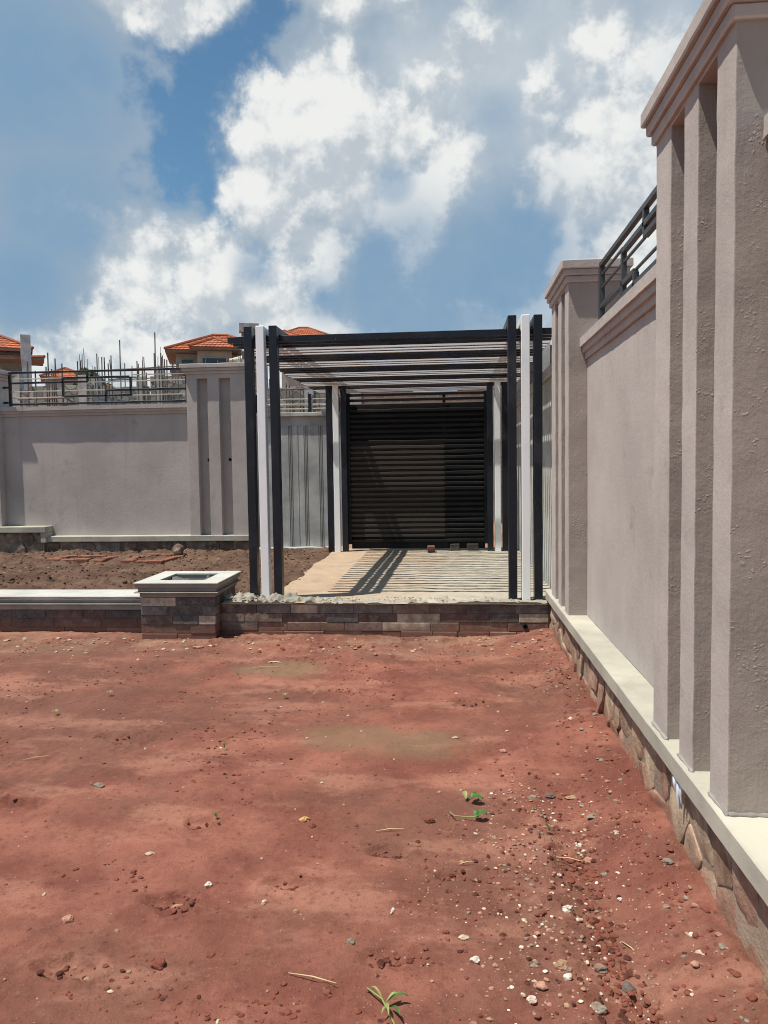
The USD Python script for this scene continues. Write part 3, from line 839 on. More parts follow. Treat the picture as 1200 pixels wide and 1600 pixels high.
def kerb_cap(face, z0, z1, back, sgn=-1):
    h = z1 - z0
    f = lambda o: face + sgn * o
    return [(back, z0), (f(.010), z0), (f(.022), z0 + .36 * h), (f(.054), z0 + .44 * h), (f(.054), z0 + .52 * h), (f(.020), z0 + .56 * h), (f(.028), z0 + .76 * h), (f(.046), z0 + .80 * h), (f(.046), z1), (back, z1)]


kw = thing('garden_kerb_wall', 'low stone clad kerb wall with pale moulded coping, left of the planter', 'low wall')
obj('wall_core', bx(-12, -2.72, 6.995, 7.30, -.1, .235), M['mortar'], kw)
obj('coping', dense(prism(kerb_cap(6.985, .235, .356, 7.36), 'x', -12, -2.835), .12, .0025, 7., 91), M['cement_side'], kw, smooth=25)
obj('coping_top', dense(bx(-12, -2.838, 6.938, 7.355, .3555, .368, .004), .1, .002, 7., 92), M['cement'], kw, smooth=25)
clad(kw, -6.2, -2.83, -.02, .233, 3, lambda u, z, o: (u, 6.993 - o, z), 21, .22, .50, .06)
# planter pillar
pp = thing('planter_pillar', 'square stone clad planter pillar with pale hollow cap at the end of the kerb wall', 'planter')
PX0, PX1, PY0, PY1 = -2.815, -2.135, 6.73, 7.42
obj('pillar_core', bx(PX0 + .004, PX1 - .004, PY0 + .004, PY1 - .004, -.1, .398), M['mortar'], pp)
rowsP = [([.34, .36], [2, 0]), ([.46, .24], [0, 2]), ([.30, .24, .16], [0, 4, 5]), ([.25, .33, .12], [1, 4, 1]), ([.33, .37], [5, 4])]
r_ = np.random.default_rng(22)
for j, (ws, ms) in enumerate(rowsP):
    u, sc_ = PX0 - .008, (PX1 - PX0 + .016) / sum(ws)
    for w, mi in zip(ws, ms):
        o = r_.uniform(.004, .014)
        za, zb = -.02 + j * .0832 + .002, -.02 + (j + 1) * .0832 - .002
        obj('stone_tile', bx(u + .002, u + w * sc_ - .002, PY0 + .004 - o, PY0 + .016, za, zb, .004), TILES[mi], pp)
        u += w * sc_
clad(pp, PY0, PY1, -.02, .396, 5, lambda u, z, o: (PX1 - .004 + o, u, z), 23, .2, .42, .05)
clad(pp, PY0, PY1, -.02, .396, 5, lambda u, z, o: (PX0 + .004 - o, u, z), 24, .2, .42, .05)


def ring(o, i, z0, z1):
    a = bx(PX0 - o, PX1 + o, PY0 - o, PY1 + o, z0, z1, .005)
    b = bx(PX0 + i, PX1 - i, PY0 + i, PY1 - i, z0 - .1, z1 + .1, .004)
    import manifold3d as m3
    A, B = [m3.Manifold(m3.Mesh(np.array(q.vertices, np.float32), np.array(q.faces, np.uint32))) for q in (a, b)]
    r = (A - B).to_mesh()
    return trimesh.Trimesh(r.vert_properties[:, :3], r.tri_verts, process=False)


cap = obj('cap', [ring(.012, .12, .400, .440), ring(.050, .12, .4405, .450), ring(.022, .12, .4505, .488), ring(.044, .12, .4885, .522)], M['cement_side'], pp)
obj('cap_top', ring(.050, .125, .5222, .536), M['cement'], cap)
obj('fill', grid(np.linspace(PX0 + .11, PX1 - .11, 40), np.linspace(PY0 + .11, PY1 - .11, 40), lambda X, Y: .475 + (meshkit.fbm(np.stack([X, Y, 0 * X], -1) * 11., 4, 3) - .5) * .17), M['wetmortar'], pp, smooth=40)
# retaining wall below the slab
rt_w = thing('retaining_wall', 'stone clad retaining wall below the driveway slab', 'low wall')
obj('wall_core', bx(-2.13, .868, 6.885, 6.92, -.1, .308), M['mortar'], rt_w)
clad(rt_w, -2.125, .862, -.02, .305, 4, lambda u, z, o: (u, 6.883 - o, z), 25, .2, .46, .10)
c = trimesh.creation.annulus(r_min=.017, r_max=.022, height=.05, sections=16)
c.apply_transform(trimesh.transformations.rotation_matrix(math.pi / 2, [1, 0, 0])); c.apply_translation((.655, 6.865, .115))
wp = obj('weep_pipe', c, M['sheet_black'], rt_w)
c = trimesh.creation.cylinder(radius=.017, height=.01, sections=16)
c.apply_transform(trimesh.transformations.rotation_matrix(math.pi / 2, [1, 0, 0])); c.apply_translation((.655, 6.858, .115))
obj('pipe_mouth', c, M['hole'], wp)
# crumbly mortar bedding along the slab edge
edge_m = grid(np.linspace(-2.10, .86, 330), np.linspace(6.845, 7.12, 34), lambda X, Y: .322 + (meshkit.fbm(np.stack([X, Y, 0 * X], -1) * 11., 4, 3) - .42) * .05 * np.clip((7.12 - Y) / .1, 0, 1)
              + .058 * np.exp(-((X + 1.93) / .15) ** 2 - ((Y - 6.97) / .08) ** 2) + .04 * np.exp(-((X + 1.55) / .2) ** 2 - ((Y - 6.97) / .07) ** 2) + (np.clip(meshkit.noise(np.stack([X, Y, 0 * X], -1) * 32., 3) - .5, 0, 1)) * .08 * (X < -1.0) - .025 * np.clip((Y - 7.02) / .1, 0, 1))
lip = edge_m.vertices; k = lip[:, 1] < 6.8455
lip[k, 2] = np.minimum(lip[k, 2], .306); lip[k, 1] = 6.872
solo('mortar_bed', edge_m, M['debris'], 'crumbled pale mortar spread along the front edge of the slab', 'mortar', kind='stuff', smooth=True)
ch = []
for i in range(260):
    x = -2.08 + 2.9 * rng.random() ** 1.9 if i < 190 else rng.uniform(-2., .85)
    r_ = rng.uniform(.004, .014) * (1.3 if x < -1.6 else .8)
    q = rock(r_, int(rng.integers(999)), (1, .9, .65), 1); q.apply_translation((x, rng.uniform(6.87, 7.12), .335 + (.03 if abs(x + 1.93) < .16 else 0)))
    ch.append(q)
solo('mortar_chips', ch, M['debris'], 'pale mortar crumbs scattered on the slab edge round the posts', 'rubble', kind='stuff')

# ------------------------------------------------------------------ garden bed things
def brick_frame(name, label, cx, cy, wx, wy, rz, seed):
    t = thing(name, label, 'manhole frame', None, (cx, cy, .285), rz)
    r = np.random.default_rng(seed)
    def course(x0, y0, dx, dy, L):
        nb = max(2, round(L / .215)); s = L / nb
        for i in range(nb):
            a = s * i + .005; b = s * (i + 1) - .005
            q = bx(x0 + dx * a - dy * .055, x0 + dx * b + dy * .055, y0 + dy * a - dx * .055, y0 + dy * b + dx * .055, -.03, .045 + r.uniform(-.008, .01), .006)
            obj('brick', dense(q, .06, .003, 14., seed + i), M['brick'], t, smooth=35)
    course(-wx / 2, -wy / 2, 1, 0, wx); course(-wx / 2, wy / 2, 1, 0, wx)
    course(-wx / 2 + .055, -wy / 2 + .06, 0, 1, wy - .12); course(wx / 2 - .055, -wy / 2 + .06, 0, 1, wy - .12)
    return t


brick_frame('brick_manhole', 'shallow brick frame sunk in brown soil, the left one', -5.19, 10.46, .84, .46, -3, 4)
brick_frame('brick_manhole', 'shallow brick frame sunk in brown soil, with a stone at its corner', -4.15, 10.44, .60, .74, -4, 9)
q = rock(.085, 5, (1, .9, .95)); q.apply_translation((-3.93, 10.78, .40))
solo('rough_stone', q, RUBBLE_DRY[2], 'brown rough stone at the corner of the right brick frame', 'stone', smooth=30)
cl = []
for i in range(1500):
    x, y = rng.uniform(-7.5, -1.75), rng.uniform(7.4, 11.55)
    q = rock(rng.uniform(.006, .022) * (1 if rng.random() < .95 else 1.5), int(rng.integers(500)), (1, 1, .8), 1); q.apply_translation((x, y, float(garden_z(np.array([[x]]), np.array([[y]]))[0, 0]) + .004))
    cl.append(q)
solo('soil_clods', cl, M['brown'], 'loose brown soil clods over the garden bed', 'soil', kind='stuff', smooth=40)
st = []
for i in range(260):
    x, y, a = rng.uniform(-7.5, -1.8), rng.uniform(7.4, 11.5), rng.uniform(0, 6.28)
    L = rng.uniform(.02, .07); z = float(garden_z(np.array([[x]]), np.array([[y]]))[0, 0]) + .022
    st.append(tube([(x, y, z), (x + L * .5 * math.cos(a), y + L * .5 * math.sin(a), z + .008), (x + L * math.cos(a), y + L * math.sin(a), z)], .0018, 3))
solo('straw_bits', st, M['straw'], 'bits of dry straw lying over the brown garden soil', 'straw', kind='stuff')
for (x, y, r_, lab) in ((-.28, 11.02, .05, 'small brown brick bat on the slab in front of the gate'),):
    q = dense(bx(x - .055, x + .055, y - .045, y + .045, .322, .41, .01), .03, .006, 14., 4)
    solo('brick_bat', q, M['brick'], lab, 'brick', smooth=35)
for (x, y, w, lab) in ((.06, 11.16, .07, 'stone block with shade in its dark colour under the gate bottom, the middle one'), (.32, 11.15, .085, 'stone block with shade in its dark colour under the gate bottom beside the right stile')):
    q = dense(bx(x - w, x + w, y + .03, y + .10, .322, .420, .01), .04, .008, 9., int(w * 1000))
    solo('stone_block', q, M['roughblocks'], lab, 'stone', smooth=35)  # shade below the gate is put into the dark block colour

# ------------------------------------------------------------------ loose stones, pebbles, leaves on the red soil
STONES = [  # x, y, radius, material, squash, label
    (.685, 4.47, .026, 'white', (1, .7, .9), 'small white chip on red soil left of the plinth, farthest of the white ones'),
    (.018, 4.29, .030, 'cream', (1.2, .8, .5), 'cream flat stone on open red soil behind the green leaf'),
    (.270, 4.10, .030, 'pink', (1.2, .8, .8), 'pale pink stone to the right of the green leaf'),
    (-.105, 3.30, .040, 'clod', (1.1, .9, .7), 'red brown clod left of the leaf stalk'),
    (.455, 3.58, .040, 'dark', (1.2, .8, .6), 'dark grey stone farthest back in the gravel patch'),
    (.365, 3.52, .034, 'grey', (1.2, .9, .4), 'grey flat stone just left of the dark stone at the back of the gravel'),
    (.560, 3.58, .055, 'tan', (1.5, .6, .16), 'tan flat stone pressed into the soil right of the dark stone'),
    (.610, 3.34, .038, 'grey', (1.4, .8, .2), 'pale grey flat stone near the plinth, pressed into the soil'),
    (.515, 3.13, .024, 'white', (1, .8, .7), 'white pebble touching its pinkish neighbour, the upper of a pair'),
    (.525, 3.08, .026, 'cream', (1, .9, .7), 'cream pebble just below the white one in the rut'),
    (.530, 3.02, .034, 'pink', (1, .8, .6), 'pinkish stone at the end of the row of pale pebbles'),
    (.665, 3.13, .024, 'cream', (.9, .7, .9), 'cream stone standing alone between rut and plinth'),
    (.455, 3.05, .055, 'clod', (1.3, .8, .6), 'large red brown clod at the head of the wheel rut'),
    (.395, 2.63, .034, 'white', (1.1, .8, .7), 'bright white stone alone in the middle of the gravel patch'),
    (.330, 2.33, .036, 'tan', (1, .9, .7), 'round tan stone in the near gravel'),
    (.520, 2.27, .042, 'dark', (.9, 1.1, .6), 'dark grey stone lowest in the wheel rut'),
    (.450, 2.34, .036, 'grey', (1, .9, .6), 'grey stone just above the lowest dark stone'),
    (.340, 2.27, .028, 'white', (.9, .9, .8), 'white chip below the round tan stone'),
    (.255, 2.245, .034, 'pink', (1.2, .8, .6), 'pink stone low in the near gravel'),
    (.225, 2.19, .028, 'white', (1, 1, .6), 'whitish chip lowest in the near gravel'),
    (.065, 2.345, .026, 'white', (1, .8, .8), 'white pebble left of the near gravel'),
    (.030, 2.47, .030, 'cream', (1.1, .8, .4), 'cream flat chip left of the bright white stone'),
    (.760, 2.44, .026, 'white', (1.1, .7, .5), 'white flat chip between rut and near plinth, the farther one'),
    (.750, 2.34, .022, 'cream', (1.2, .7, .5), 'cream flat chip between rut and near plinth, the nearer one'),
    (.795, 2.86, .036, 'grey', (1, .9, .7), 'grey mortar lump against the plinth'),
    (-.215, 2.60, .024, 'white', (.5, 1.3, .6), 'white slim chip on open soil above the bottom leaf sprig'),
    (.410, 2.16, .042, 'grey', (1, 1, .6), 'greenish grey stone at the bottom edge of the gravel'),
    (-3.35, 5.05, .050, 'pink', (1.4, .7, .4), 'pink flat stone at the far left of the yard'),
    (-1.725, 3.53, .045, 'grey', (1.4, .6, .7), 'grey long stone on open soil at left'),
    (-.655, 3.26, .034, 'amber', (1.2, .8, .7), 'amber stone in the middle of the yard'),
    (-.61, 3.20, .026, 'clod', (1, .9, .8), 'brown clod beside the amber stone'),
    (-.935, 2.27, .038, 'clod', (1.1, .9, .9), 'dark red clod near the bottom of the picture'),
    (-1.335, 2.47, .036, 'pink', (1, .9, .8), 'round pink stone half sunk at lower left'),
    (-2.53, 3.74, .034, 'cream', (1.5, .7, .5), 'cream flat stone at the left edge of the yard'),
    (-.915, 2.72, .024, 'white', (1, 1, .8), 'white pebble in a small pit at lower left'),
    (-1.225, 2.93, .024, 'cream', (1.3, 1, .5), 'cream chip beside a soil hollow'),
    (-1.00, 2.63, .034, 'pink', (1.3, .9, .3), 'pinkish flat stone just below the white pebble in its pit'),
    (-.34, 2.42, .024, 'grey', (1, .9, .7), 'small grey stone above the straw at the bottom'),
    (-2.66, 4.20, .035, 'pink', (1, .8, .9), 'pinkish tan stone by a hollow at far left'),
    (-.78, 2.32, .026, 'clod', (1, 1, .5), 'red clod right of the dark one near the bottom'),
    (-1.42, 6.0, .055, 'cream', (1.8, .6, .3), 'cream splinter of stone below the planter'),
    (-2.2, 6.45, .06, 'pink', (1.3, .8, .4), 'pink flat stone at the left foot of the planter'),
    (-3.1, 6.6, .05, 'pink', (1.3, .7, .5), 'reddish stone at the foot of the kerb wall'),
]
def px_zone(i): return i
for i, (x, y, r_, c, sq, lab) in enumerate(STONES):
    r_ *= .74; q = rock(r_ * .72, 40 + i, sq, 2, .75)
    q.apply_transform(trimesh.transformations.rotation_matrix(rng.uniform(-.5, .5), [0, 0, 1]))
    q.apply_translation((x, y, YX(x, y) + r_ * .72 * sq[2] * .22))
    solo('loose_stone', q, PEB[c], lab, 'stone', 'loose stones on the red soil', smooth=12)


def scatter(n, xf, yf, r0, r1, mats, name, label, cat, power=2.5):
    b = {k: [] for k in mats}
    for i in range(n):
        x, y = xf(), yf()
        if x > .85 or y > 6.8: continue
        r_ = r0 + (r1 - r0) * rng.random() ** power
        q = rock(r_, int(rng.integers(400)), (1, rng.uniform(.6, 1), rng.uniform(.3, .7)), 1, .6)
        q.apply_transform(trimesh.transformations.rotation_matrix(rng.uniform(0, 6.28), [0, 0, 1]))
        q.apply_translation((x, y, 0))
        b[mats[rng.integers(len(mats))]].append((x, y, r_, q))
    for k, L in b.items():
        if not L: continue
        zs = yard_z(np.array([[a[0] for a in L]]), np.array([[a[1] for a in L]]))[0]
        for (x, y, r_, q), z in zip(L, zs): q.apply_translation((0, 0, z + r_ * .12))
        yield k, [a[3] for a in L]


def spread(name, label, cat, *a, **k):
    t = thing(name, label, cat, kind='stuff')
    for mk, ms in scatter(*a, name, label, cat, **k): obj('pebbles' if 'clod' not in mk else 'clods', ms, PEB[mk], t, kind='stuff')


spread('gravel_patch', 'scattered pale and grey gravel in the red soil beside the wheel rut', 'gravel', 2000, lambda: rng.normal(.36, .15), lambda: rng.uniform(1.9, 3.7) + rng.normal(0, .15), .0012, .011, ['white', 'cream', 'grey', 'pink', 'tan', 'clod', 'wet', 'pink', 'clod', 'wet'], power=3.2)
spread('yard_pebbles', 'small stones and crumbs strewn over the red soil yard', 'gravel', 2200, lambda: rng.uniform(-4.5, .85), lambda: 1.9 + 4.9 * rng.random() ** 1.3, .0012, .011, ['pink', 'clod', 'clod', 'cream', 'clod', 'tan'], power=4.)
def clustered():
    for _ in range(40):
        x, y = rng.uniform(-4.3, .8), 1.9 + 4.8 * rng.random() ** 1.4
        if meshkit.fbm(np.array([x * 1.6, y * 1.6, 4.]), 3, 77) > .56: return x, y
    return x, y
CLO = [clustered() for _ in range(2600)]
it = iter(CLO * 2); cur = [None]
def cx_(): cur[0] = next(it); return cur[0][0]
spread('yard_clods', 'crumbled red soil clods lying in patches over the yard', 'soil', 2600, cx_, lambda: cur[0][1], .0018, .013, ['clod', 'clod', 'wet', 'clod'], power=2.6)
hol = [(hx + rng.normal(0, rx * .45), hy + rng.normal(0, ry * .45)) for hx, hy, rx, ry, dp in HOLLOWS for _ in range(26)]
it2 = iter(hol * 2); cur2 = [None]
def hx_(): cur2[0] = next(it2); return cur2[0][0]
spread('hollow_shade_crumbs', 'dark damp soil crumbs standing in for shade in the small hollows of the yard', 'soil', len(hol), hx_, lambda: cur2[0][1], .002, .013, ['wet', 'wet', 'clod'], power=2.)  # dark crumbs give the hollows shade by colour
spread('kerb_crumbs', 'mortar and soil crumbs strewn along the foot of the kerb walls', 'gravel', 500, lambda: rng.uniform(-4.6, .8), lambda: 6.75 - abs(rng.normal(0, .3)), .004, .024, ['cream', 'pink', 'clod', 'tan'])
spread('plinth_clods', 'loose red soil clods along the foot of the stone plinth', 'soil', 700, lambda: .84 - abs(rng.normal(0, .13)), lambda: rng.uniform(1.9, 6.7), .003, .016, ['clod', 'clod', 'clod', 'clod', 'grey', 'pink'])


spread('rut_clods', 'dark damp soil clods broken up along the wheel rut', 'soil', 420, lambda: .50 + rng.normal(0, .035), lambda: rng.uniform(2.0, 3.05), .003, .016, ['wet', 'clod', 'clod'], power=2.)


def leaf(p, d, L, W, lift=.02, curl=.3):
    """a pointed leaf blade, folded along its midrib"""
    p, d = np.array(p, float), np.array(d, float); d /= np.linalg.norm(d)
    s = np.cross(d, [0, 0, 1.]); s /= np.linalg.norm(s)
    n = 9
    v, f = [], []
    for i in range(n):
        t = i / (n - 1)
        w = W * math.sin(math.pi * min(1, t * .96 + .03)) ** .8
        c = p + d * L * t + np.array([0, 0, lift * math.sin(math.pi * t * .8) - curl * L * .2 * t * t])
        v += [c - s * w / 2 + [0, 0, W * .22], c, c + s * w / 2 + [0, 0, W * .22]]
    for i in range(n - 1):
        for j in (0, 1):
            a = i * 3 + j
            f += [(a, a + 1, a + 4), (a, a + 4, a + 3)]
    return trimesh.Trimesh(np.array(v), f, process=False)


def sprig(name, label, x, y, leaves, stem, mats=('leaf', 'leafpale')):
    z = YX(x, y) + .006
    t = thing(name, label, 'leaf', None, (x, y, z))
    for (ox, oy, dx, dy, L, W, k) in leaves:
        L, W = L * .78, W * .78
        obj('leaf', leaf((ox * .8, oy * .8, .006), (dx, dy, .12), L, W), M[mats[k]], t, smooth=True)
    if stem: obj('stem', tube([(a, b, .006 + .012 * (i % 2)) for i, (a, b) in enumerate(stem)], .0028, 5), M[mats[1]], t, smooth=True)


sprig('fallen_leaf', 'crumpled green leaf on the red soil, upper of two', .075, 3.50, [(0, 0, .9, -.25, .085, .05, 0), (-.02, .01, -.2, .9, .06, .03, 1), (.01, .01, .5, .6, .055, .03, 0)], None)
sprig('fallen_leaf', 'green leaf on a pale stalk just below the crumpled leaf', .055, 3.33, [(.05, -.01, .9, .15, .07, .05, 0), (.045, .0, .6, .7, .045, .03, 0)], [(-.07, .05), (-.05, -.01), (.0, .005), (.06, -.01)])
sprig('leaf_sprig', 'green sprig of narrow leaves lying at the bottom edge of the yard', -.20, 2.13, [(0, 0, .95, .15, .085, .016, 0), (0, 0, .2, -1, .10, .012, 1), (-.01, .01, -.75, .7, .07, .010, 1), (.02, -.02, .5, -.9, .085, .013, 0), (0, 0, .8, .4, .055, .012, 1), (.01, -.03, -.3, -.9, .06, .009, 1)], [(-.06, .06), (-.01, .0), (.03, -.08), (.04, -.14)])
for i, (x, y, lab) in enumerate(((-2.52, 4.62, 'tiny pale weed rosette at the left of the yard'), (-2.36, 5.05, 'tiny pale weed rosette behind and right of the left one'), (-1.12, 5.0, 'tiny pale weed rosette in the middle of the far yard'), (-1.25, 4.05, 'tiny green seedling in the middle of the yard'), (-1.04, 3.22, 'tiny green seedling beside a soil hollow'), (.40, 3.18, 'tiny green seedling in the gravel patch'), (-1.58, 5.5, 'tiny green seedling below the planter'))):
    L = .030 if i < 3 else .018
    sprig('small_weed', lab, x, y, [(0, 0, math.cos(a), math.sin(a), L * rng.uniform(.8, 1.2), L * .35, 1 if i < 3 else 0) for a in np.linspace(0, 5.2, 6)], None)
for (x, y, a, L, lab) in ((.40, 2.97, -.3, .10, 'pale straw splinter left of the pale pebbles'), (-2.30, 3.86, .5, .13, 'pale straw splinter at the left of the yard'), (-.51, 2.24, -.25, .16, 'long pale straw near the bottom of the yard'), (.02, 2.92, .3, .06, 'short straw left of the gravel'), (-.33, 3.18, .2, .12, 'dry grass wisp right of the amber stone'), (.55, 2.5, -1.1, .09, 'straw lying along the wheel rut'), (-1.6, 5.75, .25, .26, 'pale wood splinter on the soil in front of the planter')):
    z = YX(x, y) + .006
    m = tube([(x, y, z), (x + L * .5 * math.cos(a), y + L * .5 * math.sin(a), z + .006), (x + L * math.cos(a), y + L * math.sin(a), z + .002)], [.0014, .0022, .0010], 5)
    solo('dry_straw', m, M['straw'], lab, 'straw', smooth=True)

# ------------------------------------------------------------------ far houses and building sites
def hip_roof(parent, x0, x1, y0, y1, z0, pitch=.5, courses=None, over=.0, m='rooftile'):
    """hip roof in stepped tile courses with ridge tiles"""
    w = min(x1 - x0, y1 - y0) / 2
    n = courses or max(4, int(w / .34)); s = w / n
    V, F = [], []
    for k in range(n):
        a, b = k * s, (k + 1) * s
        za, zb = z0 + a * pitch + .05, z0 + b * pitch
        lo = [(x0 + a, y0 + a, za), (x1 - a, y0 + a, za), (x1 - a, y1 - a, za), (x0 + a, y1 - a, za)]
        hi = [(x0 + b, y0 + b, zb), (x1 - b, y0 + b, zb), (x1 - b, y1 - b, zb), (x0 + b, y1 - b, zb)]
        ba = [(p[0], p[1], p[2] - .05) for p in lo]
        o = len(V); V += ba + lo + hi
        for i in range(4):
            j = (i + 1) % 4
            F += [(o + i, o + j, o + 4 + j), (o + i, o + 4 + j, o + 4 + i), (o + 4 + i, o + 4 + j, o + 8 + j), (o + 4 + i, o + 8 + j, o + 8 + i)]
    r = obj('roof', trimesh.Trimesh(np.array(V), F, process=False), M[m], parent)
    zt = z0 + w * pitch + .04
    if x1 - x0 >= y1 - y0: e = [(x0 + w, (y0 + y1) / 2, zt), (x1 - w, (y0 + y1) / 2, zt)]
    else: e = [((x0 + x1) / 2, y0 + w, zt), ((x0 + x1) / 2, y1 - w, zt)]
    cs = [(x0, y0, z0 + .07), (x1, y0, z0 + .07), (x1, y1, z0 + .07), (x0, y1, z0 + .07)]
    near = lambda c: min(e, key=lambda q: math.dist(c, q))
    segs = [(c, near(c)) for c in cs] + ([(e[0], e[1])] if math.dist(*e) > .05 else [])
    for a, b in segs: obj('ridge_tiles', tube([a, b], .10, 6), M['ridge'], r)
    obj('eave_board', [bx(x0 + .02, x1 - .02, y0 + .02, y1 - .02, z0 - .16, z0 - .002, .01)], M['soffit'], parent)
    return r


def pole(p, h, tilt, r=.035):
    p = np.array(p, float)
    q = p + [tilt[0] * h, tilt[1] * h, h]
    return tube([p, (p + q) / 2 + rng.normal(0, .02, 3), q], [r, r * .95, r * .8], 6)


def villa(name, label, px, dist, groundless=0):
    a = math.atan((704 - px) / 1200.)
    return thing(name, label, 'house', None, (-dist * math.sin(a), dist * math.cos(a), 0), math.degrees(a))


def window(parent, x0, x1, y, z0, z1):
    f = obj('window', [bx(x0, x1, y - .05, y, z0, z0 + .07), bx(x0, x1, y - .05, y, z1 - .07, z1), bx(x0, x0 + .07, y - .05, y, z0 + .07, z1 - .07), bx(x1 - .07, x1, y - .05, y, z0 + .07, z1 - .07)], M['housewall'], parent)
    obj('pane', bx(x0 + .07, x1 - .07, y - .025, y - .015, z0 + .07, z1 - .07, .001), M['glass'], f)


D = 50.0
k = D / 1200.
X = lambda px: (px - 704) * k
Z = lambda py, px=300: EYE + (731.5 - py) * k
h1 = villa('villa', 'unfinished villa with orange hipped tile roof behind the left wall pillar', 322, 52)
hip_roof(h1, -2.65, 4.6, 0, 6.2, 9.35, .47)
hip_roof(h1, -1.1, 2.1, -1.0, 4.0, 9.4, .50)
obj('wall', bx(-2.0, 4.0, .9, 5.3, 0, 9.2), M['housewall'], h1)
obj('bay_wall', bx(-.6, 1.6, -.3, .898, 0, 9.24), M['housewall'], h1)
obj('balcony_slab', bx(-2.3, 3.7, -1.2, .897, 7.75, 7.95), M['housegrey'], h1)
window(h1, -.35, 1.3, -.3, 8.1, 8.85)
window(h1, 1.95, 2.8, .9, 8.1, 8.9)
window(h1, -1.7, -.8, .9, 8.1, 8.9)
obj('column', bx(2.2, 2.65, -1.6, -1.2, 0, 10.5), M['housegrey'], h1, label='raw concrete column rising past the roof edge')
obj('column_head', bx(2.05, 3.3, -1.7, -1.1, 10.30, 10.85), M['raw'], h1)
obj('sheet_bundle', tube([(1.4, -1.4, 8.5), (2.2, -1.4, 8.62), (3.1, -1.4, 8.55)], [.1, .2, .1], 8), M['bag'], h1)
sc = thing('scaffolding', 'wooden pole scaffolding along the front of the villa behind the pillar', 'scaffold')
for x in np.arange(-21.0, -13.2, .55):
    obj('pole', pole((x + rng.normal(0, .1), D - 2.9, 4.5), rng.uniform(3.2, 4.3), rng.normal(0, .03, 2)), M['pole'], sc)
for zz in (6.6, 7.25, 7.9):
    obj('ledger', tube([(-21.3, D - 2.85, zz), (-17, D - 2.85, zz + .12), (-12.9, D - 2.85, zz - .05)], .04, 6), M['pole'], sc)
for x in (-20.6, -20.1, -19.7):
    obj('putlog', tube([(x - .6, D - 3.3, 7.3 + rng.normal(0, .1)), (x + .6, D - 2.4, 7.45)], .035, 6), M['pole'], sc)

h2 = villa('villa', 'far orange tiled roof showing above the pergola beam', 478, 82)
hip_roof(h2, -3.1, 3.1, 0, 5.2, 15.35, .52)
hip_roof(h2, -3.5, -.5, -.6, 2.6, 15.35, .50)
obj('wall', bx(-2.4, 2.4, .6, 4.6, 0, 15.2), M['housewall'], h2)
h3 = villa('villa', 'orange tiled villa with a concrete column at the left edge', 0, 52)
hip_roof(h3, -7.0, 1.15, 0, 6.4, 9.05, .52)
hip_roof(h3, -3.0, 1.75, -.8, 2.0, 8.45, .10)
obj('wall', bx(-6.3, .5, .6, 5.6, 0, 8.9), M['housegrey'], h3)
obj('column', bx(.45, 1.0, -1.6, -1.1, 0, 9.65), M['raw'], h3, label='grey concrete column beside the roof')
window(h3, -1.2, -.2, .6, 5.6, 7.2)
h4 = villa('villa', 'low orange roof behind the railing, left of the unfinished block walls', 88, 75)
hip_roof(h4, -2.1, 2.1, 0, 4.2, 10.0, .50)
obj('wall', bx(-1.7, 1.7, .5, 3.8, 0, 9.9), M['housewall'], h4)
h5 = villa('villa', 'orange tiled roof seen between the grey blocks beyond the railing', 150, 66)
hip_roof(h5, -1.0, 1.0, 0, 2.4, 8.1, .5)
obj('wall', bx(-.8, .8, .4, 2.0, 0, 8.0), M['blocks'], h5)
h6 = thing('villa', 'low orange roof strip beyond the concrete wall left of the gate', 'house')
hip_roof(h6, -8.5, -3.6, 40, 45, 4.9, .14)
obj('wall', bx(-8.2, -3.9, 40.5, 44.5, 0, 4.8), M['housewall'], h6)
for a, b in ((-7.8, -6.9), (-6.4, -5.5), (-5.0, -4.3)): window(h6, a, b, 40.5, 3.6, 4.4)


def site(name, label, x0, x1, y, z1, wins, mat, poles_px, seed, depth=5., bars=True):
    r = np.random.default_rng(seed)
    t = thing(name, label, 'building site')
    # wall in bays, openings left between piers
    xs_ = sorted([x0, x1] + [v for w in wins for v in w[:2]])
    segs = []
    cur = x0
    for a, b, za, zb in wins:
        segs.append(bx(cur, a, y, y + .2, 0, z1 + r.uniform(-.15, .1), .004))
        segs.append(bx(a + .001, b - .001, y, y + .2, 0, za, .004)); 
        if zb < z1: segs.append(bx(a + .001, b - .001, y, y + .2, zb, z1 - .02, .004))
        cur = b
    segs.append(bx(cur, x1, y, y + .2, 0, z1, .004))
    for s_ in segs: obj('block_wall', s_, M[mat], t)
    obj('side_wall', bx(x0, x0 + .2, y + .201, y + depth, 0, z1 - .1), M[mat], t)
    obj('side_wall', bx(x1 - .2, x1, y + .201, y + depth, 0, z1 - .3), M[mat], t)
    obj('back_wall', bx(x0 + .201, x1 - .201, y + depth - .2, y + depth, 0, z1 - .2), M[mat], t)
    for x in np.linspace(x0 + .3, x1 - .3, max(2, int((x1 - x0) / 1.9))):
        c = obj('concrete_column', bx(x - .14, x + .14, y - .03, y + .25, 0, z1 + (r.uniform(.1, .5) if bars else .02)), M['raw'], t)
        for dx, dy in ((-.08, .03), (.08, .03), (-.08, .18), (.08, .18)) if bars else ():
            obj('rebar', tube([(x + dx, y + dy, z1), (x + dx + r.normal(0, .02), y + dy, z1 + r.uniform(.7, 1.2))], .010, 5), M['rebar'], c)
    return t


